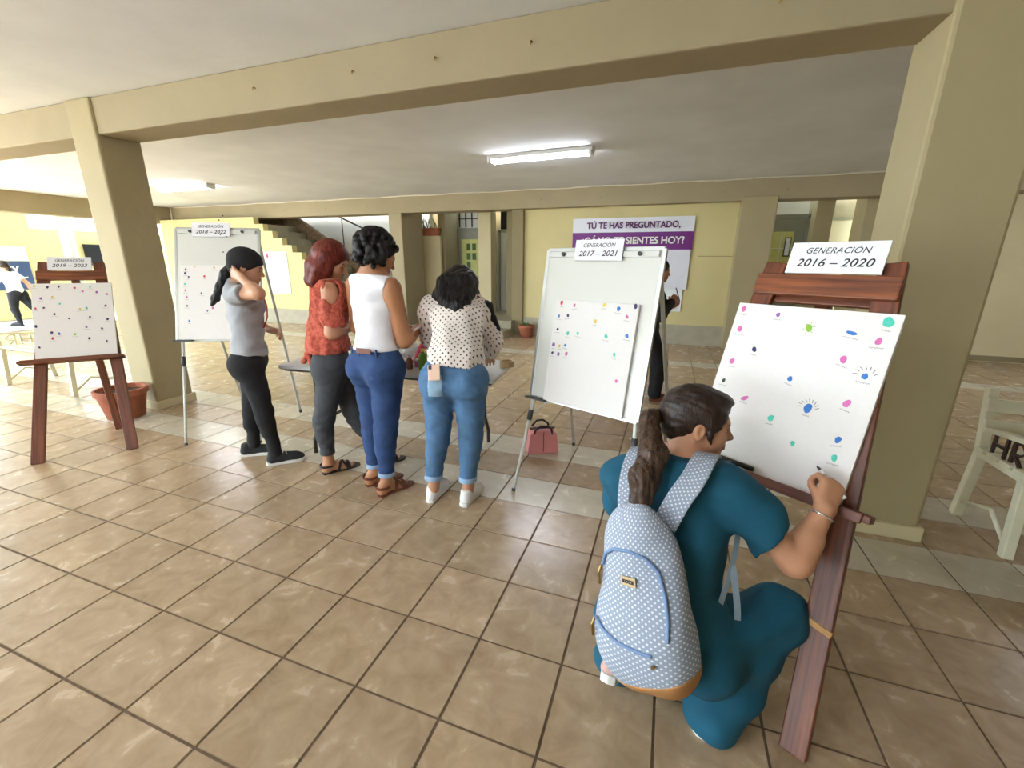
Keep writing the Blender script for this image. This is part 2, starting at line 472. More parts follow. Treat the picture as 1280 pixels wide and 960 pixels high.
# white cable clipped along the top of the back beam
pts = [(-12.3 + i * .36, 8.292, 2.752 + .006 * math.sin(i * 1.7)) for i in range(58)]
tag(MB().tube(pts, .011, 6).build('cable', 'cable', smooth=True), 'thin cream cable running along the top of the back beam', 'cable')
pts = [(-12.42, 8.28, 2.75), (-12.40, 8.27, 2.6), (-12.42, 8.27, 2.42), (-12.5, 8.2, 2.2), (-12.44, 8.22, 1.8), (-12.46, 8.25, .3)]
tag(MB().tube(pts, .02, 6).build('conduit', 'cable', smooth=True), 'cream conduit dropping down in the far left corner', 'conduit')

# ------------------------------------------------------------------ back walls
wb = struct(box('wall_back', -2.78, .98, 8.48, 8.66, 0, 2.44, 'yellow'), 'pale yellow wall behind the banner')
box('dado', -2.78, .98, 8.455, 8.48, 0, .36, 'dado', wb)
box('joint', .42, .98, 8.476, 8.48, 1.565, 1.575, 'olive', wb)
wr = struct(box('wall_back_right', 3.0, 9.0, 8.62, 8.8, 0, 2.44, 'cream'), 'cream wall at the far right')
box('joint', 3.0, 9.0, 8.60, 8.62, .02, .10, 'olive', wr)
struct(box('wall_front', -3.0, 9.0, -7.55, -7.4, 0, 2.95, 'cream'), 'unseen cream wall added behind the viewer to block light')  # added out of view to cut the light coming from behind
struct(box('wall_right', 8.9, 9.1, -7.4, 12, 0, 2.95, 'cream'), 'cream wall closing the right side')
# stair side: stepped parapet wall
poly = [(-12.45, 0), (-12.45, 2.425), (-9.25, 2.425)]
x, z = -9.25, 2.425
while z > .25:
    z -= .158; poly.append((x, z)); x += .262; poly.append((x, z))
poly.append((x, 0))
ws = struct(MB().prism(poly, (0, 7.98, 0), (1, 0, 0), (0, 0, 1), (0, 1, 0), .14).build('wall_stair', 'yellow'), 'pale yellow stepped wall along the stairs')
box('dado', -12.45, x - .3, 7.955, 7.98, 0, .34, 'dado', ws)
st = struct(empty('stairs', (0, 0, 0)), 'concrete stairs behind the stepped wall')
x, z = -9.25, 2.425
while z > .25:
    z -= .158
    box('step', x, x + .262, 8.12, 9.0, max(0, z - .3), z, 'stepc', st); x += .262
wst = struct(MB().prism([(-12.4, 0), (-5.9, 0), (-5.9, .65), (-9.05, 2.52), (-9.05, 2.9), (-12.4, 2.9)], (0, 9.02, 0), (1, 0, 0), (0, 0, 1), (0, 1, 0), .12).build('wall_stone', 'stone'), 'dark brown rough stone wall behind the stairs')
struct(box('wall_back_left', -12.6, -5.9, 10.2, 10.35, 0, 2.95, 'white'), 'white wall behind the stairs')
hr = tag(MB().tube([(-8.35, 9.6, 2.62), (-6.9, 9.6, 2.02), (-5.95, 9.6, 1.6)], .022, 8).build('handrail', 'iron', smooth=True), 'thin dark sloping handrail above the stairs', 'handrail')
MB().tube([(-6.9, 9.6, 2.02), (-6.9, 9.6, 0)], .014, 8).build('post', 'iron', hr)
MB().tube([(-8.1, 9.6, 2.5), (-8.1, 9.6, 0)], .014, 8).build('post', 'iron', hr)
# corridor: partition with planter, grey door, pillars, white door
struct(MB().box(-5.72, -5.10, 9.28, 9.38, 0, 2.03).build('wall_partition', 'cream', bevel=.01), 'low cream partition with a planter on top')
struct(box('wall_corridor', -5.9, 3.2, 10.28, 10.42, 0, 2.95, 'olive'), 'olive brown wall of the corridor')
struct(box('wall_shadow_gap', -5.20, -5.02, 9.4, 10.28, 0, 2.95, 'olive'), 'olive brown strip standing in for the shadow gap beside the grey door')  # olive strip put where only the shadow of the gap lies
def door(idx, x0, x1, y, z0, z1, m, lab, ribs=0, handle=None):
    d = struct(MB().box(x0, x1, y - .05, y, z0, z1).build('door_%d' % idx, m, bevel=.006), lab)
    w = x1 - x0
    for s_, (a, b) in enumerate(((x0 - .05, x0), (x1, x1 + .05))):
        box('frame', a, b, y - .07, y + .02, z0, z1 + .05, 'greydoor', d)
    box('frame', x0 - .05, x1 + .05, y - .07, y + .02, z1, z1 + .05, 'greydoor', d)
    for i in range(ribs):
        xx = x0 + w * (i + .5) / ribs
        box('rib', xx - w * .18 / ribs, xx + w * .18 / ribs, y - .062, y - .05, z0 + .06, z1 - .06, m, d)
    if handle is not None:
        MB().box(handle - .015, handle + .015, y - .09, y - .05, 1.02, 1.16).build('handle', 'darkplastic', d, .004)
    return d
d1 = door(1, -5.00, -4.30, 10.1, .30, 2.19, 'greydoor', 'grey metal door with a green sheet', 0, -4.94)
v = MB()
for i in range(5):
    v.box(-4.98 + i * .165, -4.955 + i * .165, 10.05, 10.07, 2.26, 2.66)
v.box(-5.0, -4.3, 10.05, 10.07, 2.44, 2.46)
gb = struct(box('window_1', -5.02, -4.28, 10.10, 10.14, 2.24, 2.7, 'white'), 'barred white transom window above the grey door')
v.build('bars', 'darkplastic', gb)
ps = tag(box('poster', -4.92, -4.42, 10.035, 10.045, 1.12, 1.98, 'posteryellow'), 'yellow-green poster on the grey door', 'poster')
for a, b in ((-.68, 1.5), (-.53, 1.5), (-.68, 1.72), (-.53, 1.72), (-.68, 1.3)):
    box('picture', -4.1 + a, -4.0 + a, 10.03, 10.036, b, b + .16, 'leaf', ps)
struct(MB().box(-4.17, -3.85, 9.35, 9.66, 0, 2.95).build('trim_6', 'cream', bevel=.012), 'cream pillar between the grey and the white doors')
d2 = door(2, -3.87, -3.52, 10.05, .30, 2.12, 'offwhite', 'narrow white ribbed metal door', 5, -3.58)
struct(box('window_2', -3.87, -3.52, 10.0, 10.05, 2.19, 2.75, 'black'), 'opening above the white door, its dark inside painted black')  # solid panel, the darkness of the opening is its colour
struct(MB().box(-3.02, -2.78, 8.40, 9.2, 0, 2.44).build('trim_7', 'olive', bevel=.01), 'dark olive pillar at the left end of the banner wall')
struct(MB().box(-3.42, -3.3, 9.2, 10.28, 0, 2.9).build('trim_8', 'olive', bevel=.01), 'dark olive pillar beside the white door')
sp = struct(empty('steps', (0, 0, 0)), 'low grey steps up to the doors')
box('step', -5.1, -2.95, 7.75, 10.28, 0, .15, 'stepc', sp); box('step', -5.1, -2.95, 8.2, 10.28, .15, .30, 'stepc', sp)
# planter box on the partition
pl = thing('planter', 'small terracotta window box with spiky plants on the low partition', 'planter', (-5.42, 9.33, 2.03))
MB().prism([(-.26, 0), (.26, 0), (.29, .17), (-.29, .17)], (0, -.08, 0), (1, 0, 0), (0, 0, 1), (0, 1, 0), .16).build('box', 'terracotta', pl, .008)
for i in range(16):
    a = rnd.uniform(-.24, .24); lx = a + rnd.uniform(-.12, .12); hh = rnd.uniform(.12, .26)
    MB().tube([(a, 0, .16), ((a + lx) / 2, rnd.uniform(-.03, .03), .16 + hh * .6), (lx, rnd.uniform(-.06, .06), .16 + hh)], [.010, .009, .002], 5).build('leaf', 'leaf', pl)
# right opening
d3 = door(3, 1.62, 2.24, 9.62, 0, 2.25, 'greydoor', 'pale grey door with a yellow paned window', 0)
wf = box('window_pane', 1.66, 2.06, 9.555, 9.565, 1.12, 2.02, 'posteryellow', d3)
for i in range(3):
    box('glazing_bar', 1.66, 2.06, 9.545, 9.556, 1.12 + i * .30, 1.135 + i * .30, 'white', wf)
box('glazing_bar', 1.85, 1.865, 9.545, 9.556, 1.12, 2.02, 'white', wf)
box('notice', 1.93, 2.03, 9.535, 9.545, 1.58, 1.92, 'darkplastic', d3); box('notice', 1.945, 2.015, 9.53, 9.536, 1.6, 1.9, 'sheet', d3)
struct(box('window_3', 1.5, 2.24, 9.6, 9.64, 2.32, 2.85, 'offwhite'), 'white louvred transom above the pale grey door')
struct(MB().box(2.26, 2.52, 9.2, 9.5, 0, 2.9).build('trim_9', 'column', bevel=.01), 'beige pillar right of the pale grey door')
door(4, 2.6, 3.0, 9.62, 0, 2.2, 'offwhite', 'white door partly hidden by the column', 0, 2.9)
struct(MB().box(2.80, 3.1, 8.70, 9.2, 0, 2.9).build('trim_10', 'column', bevel=.01), 'beige pillar at the start of the far right wall')
struct(box('wall_right_opening', 1.4, 3.2, 9.64, 9.78, 0, 2.95, 'dado'), 'grey wall behind the right opening')

# ------------------------------------------------------------------ courtyard on the left
wc = struct(box('wall_courtyard', -15.4, -15.15, 5.0, 6.62, 0, 3.4, 'yellow'), 'sunlit pale yellow wall with the mural')
struct(box('wall_courtyard_low', -15.4, -15.15, 6.62, 20, 0, 2.2, 'yellow'), 'lower sunlit pale yellow wall across the courtyard')
mu = tag(box('mural', -15.147, -15.12, 5.1, 6.42, .72, 1.40, 'mural'), 'dark blue painted mural board on the courtyard wall', 'mural')
box('header', -15.147, -15.11, 5.1, 6.42, 1.41, 1.76, 'sheet', mu)
me = text_mesh('ry', .30, 0, .004, .004); me.transform(frame((-15.11, 6.08, 1.24), (0, 1, 0), (0, 0, 1), (1, 0, 0))); link('lettering', me, 'white', mu)
for a, b in ((6.2, 1.0),):
    MB().tube([(-15.11, a, b), (-15.11, a + .12, b + .02)], .014, 5).build('lettering', 'white', mu)
struct(box('window_4', -15.15, -15.1, 7.6, 8.1, 1.3, 1.85, 'black'), 'small window in the courtyard wall, its dark inside painted black')  # solid panel coloured black for the unlit inside
pp = tag(MB().lathe([(.14, 0), (.14, 2.5), (.10, 2.62), (.10, 2.75)], 20, (-14.6, 7.05, 0)).build('rain_pipe', 'cable', smooth=True), 'thick white post standing before the courtyard wall', 'post')
rf = struct(empty('roof', (0, 0, 0)), 'white translucent sheet roof over the courtyard walk')
for i in range(10):
    box('roof_sheet', -15.15, -12.92, 3.14 + i * .82, 3.94 + i * .82, 2.80, 2.82, 'roofsheet', rf)
for i in range(11):
    box('rafter', -15.15, -12.92, 3.11 + i * .82, 3.16 + i * .82, 2.74, 2.80, 'cable', rf)
box('rafter', -14.1, -14.04, 3.1, 11.3, 2.68, 2.74, 'cable', rf)

# ================================================================== THINGS
def plane_axes(yaw, tilt):
    a, t = math.radians(yaw), math.radians(tilt)
    w = Vector((math.cos(a), math.sin(a), 0)); n = Vector((math.sin(a), -math.cos(a), 0))
    up = Vector((0, 0, 1)) * math.cos(t) - n * math.sin(t); fn = n * math.cos(t) + Vector((0, 0, 1)) * math.sin(t)
    return w, up, fn
PL = {k: (Vector(bl), *plane_axes(y, t)) for k, bl, y, t in (
    ('right', (.147, 1.727, .73), -33.3, 20.8), ('mid', (-.749, 2.45, .651), -20.6, 10.0),
    ('left', (-3.701, 2.32, .829), 25.5, 16.3), ('le', (-4.5, 1.783, .70), 49.2, 27.6))}

# ------------------------------------------------------------------ canvases with thumbprints
def blob(rx, ry, ang, seed, z0=0.0, z1=.0007):
    r = random.Random(seed); n = 16; vs = []
    ph = [r.uniform(0, 6.28) for _ in range(3)]
    for zz in (z0, z1):
        for i in range(n):
            a = 2 * math.pi * i / n; k = 1 + .07 * math.sin(2 * a + ph[0]) + .06 * math.sin(3 * a + ph[1]) + .04 * math.sin(5 * a + ph[2])
            x, y = rx * k * math.cos(a), ry * k * math.sin(a)
            vs.append((x * math.cos(ang) - y * math.sin(ang), x * math.sin(ang) + y * math.cos(ang), zz))
    return vs, [tuple(range(n, 2 * n))] + [(i, (i + 1) % n, n + (i + 1) % n, n + i) for i in range(n)]

def canvas(key, u0, v0, W_, H_, dots, off, label, size, write=True, th=.02, special=None):
    BL, w, up, fn = PL[key]
    t = thing('canvas', label, 'canvas', group='canvases with painted thumbprints')
    t.matrix_world = frame(BL + w * u0 + up * v0 + fn * off, w, up, fn)
    MB().box(0, W_, 0, H_, -th, 0).build('panel', 'canvas', t, .002)
    r = random.Random(hash(key) % 1000 if False else len(dots) * 31 + int(W_ * 1000))
    for i, (u, v, c) in enumerate(dots):
        s_ = size * r.uniform(.8, 1.15); ang = r.uniform(-.35, .35); rx, ry = s_ * .82, s_ * 1.1
        if special and i in special: rx, ry, ang = special[i]
        vs, fs = blob(rx, ry, ang, i + 5)
        MB().add([(x + u, y + v, z) for x, y, z in vs], fs).build('thumbprint', c, t)
        if write and r.random() < .9:
            n = 14; L = r.uniform(.022, .045); a0 = r.uniform(-.25, .25); dy = -ry - .010
            pts = [(u - L / 2 + L * k / n, v + dy + .0022 * math.sin(k * 2.1 + i) + (k - n / 2) * L / n * a0, .0004) for k in range(n + 1)]
            if 0 < min(p[0] for p in pts) and max(p[0] for p in pts) < W_ and min(p[1] for p in pts) > 0:
                MB().tube(pts, .0007 if size > .008 else .0008, 4).build('handwriting', 'pencil', t)
    return t
cR = canvas('right', 0, .006, .50, .612, [(0.023, 0.588, 'k'), (0.15, 0.577, 'p'), (0.259, 0.541, 'g'), (0.383, 0.539, 'b'), (0.465, 0.585, 't'), (0.457, 0.522, 'k'), (0.032, 0.509, 'k'), (0.108, 0.438, 'n'), (0.042, 0.38, 'k'), (0.035, 0.3, 'd'), (0.13, 0.252, 'k'), (0.254, 0.355, 'b'), (0.385, 0.45, 'k'), (0.453, 0.407, 'b'), (0.334, 0.269, 'b'), (0.432, 0.312, 'k'), (0.236, 0.205, 't'), (0.325, 0.141, 't'), (0.441, 0.193, 'b'), (0.447, 0.134, 't')],
    0, 'large white canvas being marked by the crouching person in teal', .0105,
    special={1: (.007, .008, 0), 3: (.015, .0065, -.2), 4: (.0145, .017, 0), 9: (.006, .0085, 0), 10: (.014, .0075, .5), 17: (.007, .009, .4), 2: (.009, .015, .3), 14: (.012, .016, -.2)})
# lashes drawn round the big blue thumbprint and petals round another
for (u, v, rr, n, a0, a1) in ((.334, .269, .021, 9, .1, 3.0), (.453, .407, .022, 7, .3, 2.9)):
    for k in range(n):
        a = a0 + (a1 - a0) * k / (n - 1)
        MB().tube([(u + rr * math.cos(a), v + rr * math.sin(a), .0004), (u + (rr + .011) * math.cos(a + .15), v + (rr + .011) * math.sin(a + .15), .0004)], .0009, 4).build('pen_stroke', 'ink', cR)
for k in range(6):
    a = k * 1.05 + .3
    MB().tube([(.259 + .012 * math.cos(a), .541 + .016 * math.sin(a), .0004), (.259 + .02 * math.cos(a), .541 + .024 * math.sin(a), .0004)], .0012, 4).build('pen_stroke', 'g', cR)
canvas('mid', .110, .0, .515, .604, [(0.043, 0.584, 'r'), (0.131, 0.574, 'k'), (0.318, 0.589, 'y'), (0.404, 0.575, 'b'), (0.458, 0.537, 'k'), (0.036, 0.507, 'b'), (0.097, 0.515, 'n'), (0.277, 0.497, 'y'), (0.039, 0.43, 'n'), (0.112, 0.414, 't'), (0.178, 0.421, 't'), (0.355, 0.423, 't'), (0.474, 0.439, 'b'), (0.025, 0.338, 'p'), (0.067, 0.335, 'y'), (0.105, 0.344, 'b'), (0.024, 0.289, 'n'), (0.067, 0.287, 'p'), (0.121, 0.296, 'k'), (0.419, 0.333, 't'), (0.454, 0.196, 'k'), (0.497, 0.594, 'n')],
    .021, 'white canvas on the flip-chart board beside the pink handbag', .0105)
canvas('le', 0, .006, .482, .636, [(0.096, 0.604, 'n'), (0.162, 0.607, 'n'), (0.255, 0.595, 'r'), (0.301, 0.563, 'k'), (0.349, 0.602, 't'), (0.387, 0.554, 'p'), (0.45, 0.535, 'k'), (0.12, 0.521, 'y'), (0.054, 0.51, 'p'), (0.067, 0.431, 'n'), (0.16, 0.461, 't'), (0.277, 0.412, 'y'), (0.317, 0.417, 't'), (0.435, 0.432, 'n'), (0.02, 0.427, 'r'), (0.125, 0.375, 'd'), (0.209, 0.334, 'n'), (0.333, 0.34, 'n'), (0.44, 0.315, 'n'), (0.016, 0.28, 'n'), (0.102, 0.223, 'n'), (0.144, 0.211, 'b'), (0.105, 0.174, 'r'), (0.235, 0.199, 'g'), (0.306, 0.255, 'p'), (0.4, 0.236, 'n'), (0.319, 0.158, 'n'), (0.423, 0.127, 'n'), (0.028, 0.107, 'n'), (.02, .615, 'y')],
    0, 'white canvas on the wooden easel in front of the terracotta pot', .009)
canvas('left', .05, .004, .52, .604, [(a - .05, b, c) for a, b, c in [(0.085, 0.566, 'n'), (0.08, 0.535, 'n'), (0.107, 0.506, 'n'), (0.077, 0.449, 't'), (0.08, 0.396, 'k'), (0.091, 0.342, 'k'), (0.092, 0.272, 'd'), (0.106, 0.15, 'b'), (0.226, 0.511, 'r'), (0.201, 0.374, 'd'), (0.244, 0.232, 'p'), (0.152, 0.591, 'y'), (0.301, 0.582, 'y'), (0.286, 0.254, 'k')]],
    .021, 'white canvas on the flip-chart board behind the person in grey', .009)

# ------------------------------------------------------------------ wooden easels
def easel(key, W_, half_foot, half_top, vtop, ledge, backfoot, label, bar, patch=None):
    BL, w, up, fn = PL[key]
    th = math.asin(-up.dot(Vector((fn.x, fn.y, 0)).normalized())) if False else math.acos(up.z)
    v0 = BL.z / math.cos(th)
    base = BL - up * v0 + w * (W_ / 2)
    t = thing('wooden_easel', label, 'easel', base, math.atan2(w.y, w.x), 'wooden easels')
    def P(u, v, o=0.0):  # plane point in local coords; o = offset along front normal
        return Vector((u, v * math.sin(th) - o * math.cos(th), v * math.cos(th) + o * math.sin(th)))
    TH = .028; o0 = -.021 - TH / 2
    v1 = v0 + vtop
    for s_ in (-1, 1):
        a, b = P(s_ * half_foot, 0, o0), P(s_ * half_top, v1, o0)
        plank('leg', a + Vector((0, 0, .012)), b, .074, TH, (1, 0, 0), 'wood', t)
    m = plank('crossbar', P(-half_top - .045, v0 + bar, -.011), P(half_top + .045, v0 + bar, -.011), .078, .024, P(0, 1) - P(0, 0), 'wood_h', t)
    for u, dv in ((-half_top, .015), (-half_top + .02, -.02), (half_top, .015), (half_top - .03, -.02), (-.02, .02), (.01, -.025)):
        p = P(u, v0 + bar + dv, .0015)
        sc_ = MB().tube([p, P(u, v0 + bar + dv, .004)], .0055, 8).build('screw', 'blacklea', m); sc_.matrix_parent_inverse = m.matrix_local.inverted()
    plank('ledge', P(ledge[0], v0 - .006, .0), P(ledge[1], v0 - .006, .0), .062, .024, P(0, 0, 1) - P(0, 0, 0), 'wood', t)
    plank('ledge_lip', P(ledge[0] + .02, v0 - .008, .036), P(ledge[1] - .02, v0 - .008, .036), .012, .032, P(0, 0, 1) - P(0, 0, 0), 'wood', t, .003)
    mi = t.rotation_euler.to_matrix().inverted()
    bf = mi @ (Vector(backfoot) - Vector(base)); bf.z = .012
    top = P(0, v1 - .12, o0 - .03)
    plank('back_leg', bf, top, .05, .028, (1, 0, 0), 'wood', t)
    plank('hinge_block', P(-half_top, v1 - .12, o0 - .02), P(half_top, v1 - .12, o0 - .02), .05, .022, P(0, 1) - P(0, 0), 'wood', t)
    if patch:
        f = patch / v1; uu = half_foot + (half_top - half_foot) * f
        MB().bar(P(uu - .039, patch + .012, o0), P(uu + .039, patch, o0), .02, TH + .012, P(0, 1) - P(0, 0)).build('worn_patch', 'woodraw', t, .002)['label'] = 'bare worn band on the near leg'
    return t
easel('right', .50, .333, .172, .79, (-.36, .335), (.96, 2.30, 0), 'large dark-stained wooden easel at the right with the crouching person', .70, patch=.40)
easel('le', .482, .272, .165, .84, (-.335, .285), (-4.46, 2.17, 0), 'dark-stained wooden easel at the far left before the terracotta pot', .715)

# ------------------------------------------------------------------ generation signs
def sign(key, u0, u1, v0, off, line, label, thick=.008):
    BL, w, up, fn = PL[key]
    t = thing('sign_card', label, 'sign', group='generation signs')
    W_, H_ = u1 - u0, .112
    t.matrix_world = frame(BL + w * u0 + up * v0 + fn * off, w, up, fn)
    MB().box(0, W_, 0, H_, 0, thick).build('card', 'paper', t, .001)
    for body, size, yy, sx, of in (('GENERACIÓN', .0300, .080, .98, .0), (line, .0400, .036, 1.0, .0004)):
        me = text_mesh(body, size, .22, of, .0004, 1.04, sx)
        wd = max(v.co.x for v in me.vertices) - min(v.co.x for v in me.vertices)
        tgt = W_ * (.66 if body[0] == 'G' else .80)
        me.transform(Matrix.Diagonal((tgt / wd, 1, 1, 1)))
        me.transform(Matrix.Translation((W_ / 2, yy, thick + .0005)))
        link('lettering', me, 'ink', t)
    return t
sign('right', .125, .408, .742, -.006, '2016 – 2020', 'white card reading GENERACIÓN 2016 – 2020 on the large easel')
sign('mid', .197, .490, .823, .016, '2017 – 2021', 'white card reading GENERACIÓN 2017 – 2021 on the board beside the pink handbag')
sign('left', .139, .426, .838, .016, '2018 – 2022', 'white card reading GENERACIÓN 2018 – 2022 on the board behind the person in grey')
sign('le', .107, .372, .755, .003, '2019 – 2023', 'white card reading GENERACIÓN 2019 – 2023 on the far left easel')

# ------------------------------------------------------------------ flip-chart boards
def flipchart(key, W_, H_, feet, backs, label, brace=True):
    BL, w, up, fn = PL[key]
    base = BL - up * (BL.z / up.z) + w * (W_ / 2)
    t = thing('flip_chart', label, 'whiteboard', base, 0, 'flip-chart boards on tripods')
    B = Vector(base)
    q = lambda u, v, o=0.0: BL + w * u + up * v + fn * o - B
    m = MB(); m.prism([(0, 0), (W_, 0), (W_, H_), (0, H_)], q(0, 0, -.012), w, up, fn, .012); m.build('panel', 'board', t, .001)
    f = MB()
    for a, b in (((0, 0), (W_, 0)), ((0, H_), (W_, H_)), ((0, 0), (0, H_)), ((W_, 0), (W_, H_))):
        MB().bar(q(*a, -.006), q(*b, -.006), .022, .018, fn.cross(w if a[1] == b[1] else up)).build('frame_edge', 'alu', t, .003)
    MB().bar(q(.02, H_ - .028, .008), q(W_ - .02, H_ - .028, .008), .030, .012, up).build('paper_clamp', 'whitemetal', t, .003)
    for u in (.12, W_ - .12):
        p = q(u, H_ - .028, .014)
        MB().tube([p, p + fn * .012], .011, 10).build('clamp_knob', 'darkplastic', t)
    MB().bar(q(-.02, -.004, .02), q(.13, -.004, .02), .03, .012, fn).build('tray_end', 'darkplastic', t, .002)
    for u, (fu, fv) in feet:
        top = q(u, .05, -.02); ft = q(fu, fv, -.02); ft.z = .008
        o = MB().tube([top, top.lerp(ft, .3)], .012, 10).build('leg', 'whitemetal', t, smooth=True)
        MB().tube([top.lerp(ft, .2), ft], .0095, 10).build('leg_lower', 'whitemetal', t, smooth=True)
        MB().tube([top.lerp(ft, .20), top.lerp(ft, .29)], .0165, 10).build('leg_clamp', 'darkplastic', t, smooth=True)
        MB().tube([ft, ft + (top - ft).normalized() * .02], .012, 8).build('leg_tip', 'darkplastic', t)
    for u, bf in backs:
        top = q(u, H_ - .03, -.03); b = Vector(bf) - B; b.z = .008
        out = q(u, H_ - .10, -.075)
        MB().tube([top, top.lerp(out, .5) + Vector((0, 0, .01)), out, b], .0115, 10).build('back_leg', 'whitemetal', t, smooth=True)
        MB().tube([b, b.lerp(out, .02)], .013, 8).build('leg_tip', 'darkplastic', t)
        if brace:
            fr = q(u, -.10, -.03)
            MB().tube([fr, b.lerp(out, .42)], .006, 6).build('brace', 'alu', t)
    return t
flipchart('mid', .704, .887, ((.02, (-.057, -.661)), (.684, (.76, -.661))), ((.03, (-.615, 3.25, 0)), (.67, (.14, 3.0, 0))), 'white flip-chart board on a tripod beside the pink handbag')
flipchart('left', .64, .909, ((.03, (.041, -.864)), (.60, (.615, -.864))), ((.03, (-4.143, 3.127, 0)), (.61, (-3.327, 3.084, 0))), 'white flip-chart board on a tripod behind the person in grey', False)

# ------------------------------------------------------------------ folding table and what lies on it
TZ = .71
A_, B_ = Vector((-2.68, 2.33, 0)), Vector((-1.02, 2.515, 0))
tx = (B_ - A_).normalized(); ty = Vector((-tx.y, tx.x, 0)); LT, WT = (B_ - A_).length, .60
tb = thing('folding_table', 'pale grey folding table the standing people gather at', 'table', A_ + tx * LT / 2 + ty * WT / 2, math.atan2(tx.y, tx.x))
MB().box(-LT / 2, LT / 2, -WT / 2, WT / 2, TZ - .032, TZ).build('tabletop', 'tabletop', tb, .02, seg=4)
MB().box(-LT / 2 + .03, LT / 2 - .03, -WT / 2 + .03, WT / 2 - .03, TZ - .05, TZ - .03).build('rim', 'tablemetal', tb, .004)
for s_ in (-1, 1):
    x0 = s_ * (LT / 2 - .22)
    for e in (-1, 1):
        MB().tube([(x0, e * .19, TZ - .05), (x0, e * .19, .30), (x0, e * .20, .25), (x0 + s_ * .01, e * .26, .12), (x0 + s_ * .01, e * .265, .012)], .0145, 10).build('leg', 'tablemetal', tb, smooth=True)
    MB().tube([(x0, -.19, .46), (x0, .19, .46)], .010, 8).build('crosspiece', 'tablemetal', tb)
    MB().tube([(x0, -.2, .24), (x0, .2, .24)], .0145, 8).build('crosspiece', 'tablemetal', tb)
    MB().tube([(x0, 0, .46), (x0 - s_ * .38, 0, TZ - .05)], .009, 8).build('brace', 'tablemetal', tb)
def bottle(name, x, y, r, h, m, cap, label, cat='bottle'):
    t = thing(name, label, cat, (x, y, TZ))
    MB().lathe([(r * .9, 0), (r, .006), (r, h * .62), (r * .8, h * .74), (r * .38, h * .82), (r * .38, h * .9)], 18).build('body', m, t, smooth=True)
    MB().lathe([(r * .42, h * .88), (r * .42, h), (r * .3, h)], 14).build('cap', cap, t)
    return t
bottle('paint_bottle', -1.60, 2.60, .033, .15, 'greenbottle', 'y', 'green paint bottle with a yellow cap standing on the table')
bottle('paint_bottle', -1.70, 2.58, .022, .10, 'brownlea', 'cork', 'small brown bottle standing on the table by the person in white')
b3 = bottle('paint_bottle', -1.74, 2.72, .028, .20, 'r', 'sheet', 'red bottle with a white cap tipped on the table')
b3.rotation_euler = (0, .45, .2); b3.location.z = TZ + .014
for i, (x, y, c, cc) in enumerate(((-1.66, 2.66, 'k', 'pink'), (-1.56, 2.72, 'b', 'blue'), (-1.78, 2.60, 'n', 'dark blue'))):
    t = thing('paint_pot', cc + ' ink pad box on the table among the bottles', 'paint pot', (x, y, TZ), .3 * i)
    MB().box(-.035, .035, -.028, .028, 0, .045).build('base', c, t, .005); MB().box(-.037, .037, -.030, .030, .045, .062).build('lid', 'white', t, .004)
tp = thing('tape_roll', 'roll of tan adhesive tape on the right end of the table', 'tape', (-1.075, 2.90, TZ))
prof = [(.038, 0), (.052, 0), (.052, .045), (.038, .045)]
me = MB(); seg = 28
for r_, z_ in prof:
    for k in range(seg): me.v.append((r_ * math.cos(6.28318 * k / seg), r_ * math.sin(6.28318 * k / seg), z_))
for i in range(4):
    for k in range(seg): me.f.append((i * seg + k, i * seg + (k + 1) % seg, ((i + 1) % 4) * seg + (k + 1) % seg, ((i + 1) % 4) * seg + k))
me.build('ring', 'cork', tp)
# crumpled clear-white bag
def crumple(name, sx, sy, sz, seed, m, parent):
    bm = bmesh.new(); bmesh.ops.create_icosphere(bm, subdivisions=3, radius=1)
    r = random.Random(seed); ph = [Vector((r.uniform(-4, 4), r.uniform(-4, 4), r.uniform(-4, 4))) for _ in range(6)]
    for v in bm.verts:
        k = 1 + sum(.07 * math.sin(p.dot(v.co) * 1.6 + i) for i, p in enumerate(ph))
        v.co = Vector((v.co.x * sx * k, v.co.y * sy * k, max(-.9, v.co.z) * sz * k))
    mz = min(v.co.z for v in bm.verts)
    for v in bm.verts: v.co.z -= mz
    me = bpy.data.meshes.new(name); bm.to_mesh(me); bm.free()
    return link(name, me, m, parent)
bgp = thing('plastic_bag', 'crumpled pale plastic bag on the table between the people in white and polka dots', 'bag', (-1.90, 2.86, TZ))
crumple('film', .09, .08, .075, 3, 'sheet', bgp)
MB().tube([(-.03, 0, .13), (-.05, .01, .18), (0, 0, .21), (.04, .01, .17), (.03, 0, .13)], .006, 6).build('handle', 'sheet', bgp, smooth=True)

# ------------------------------------------------------------------ pots
def pot(x, y, r, h, label, foliage):
    t = thing('flower_pot', label, 'flower pot', (x, y, 0), group='terracotta pots')
    n = 32
    MB().lathe([(r * .62, 0), (r * .70, .01), (r * .90, h * .80), (r * .93, h * .82)], n).build('body', 'terracotta', t, smooth=True)
    m = MB(); pr = [(r * .93, h * .80), (r, h * .82), (r * 1.0, h), (r * .88, h), (r * .84, h * .8)]
    for a, z_ in pr:
        for k in range(n): m.v.append((a * math.cos(6.28318 * k / n), a * math.sin(6.28318 * k / n), z_))
    for i in range(len(pr) - 1):
        for k in range(n): m.f.append((i * n + k, i * n + (k + 1) % n, (i + 1) * n + (k + 1) % n, (i + 1) * n + k))
    m.build('rim', 'terracotta', t, smooth=False)
    MB().lathe([(0.01, h * .84), (r * .86, h * .86), (r * .5, h * .88), (.01, h * .885)], n).build('soil', 'soil', t)
    for i in range(foliage):
        a = rnd.uniform(0, 6.28); l = rnd.uniform(.5, 1.0) * r
        MB().tube([(0, 0, h * .86), (l * .5 * math.cos(a), l * .5 * math.sin(a), h + .03), (l * math.cos(a), l * math.sin(a), h + rnd.uniform(-.01, .04))], [.012, .014, .003], 5).build('leaf', 'leaf', t)
    return t
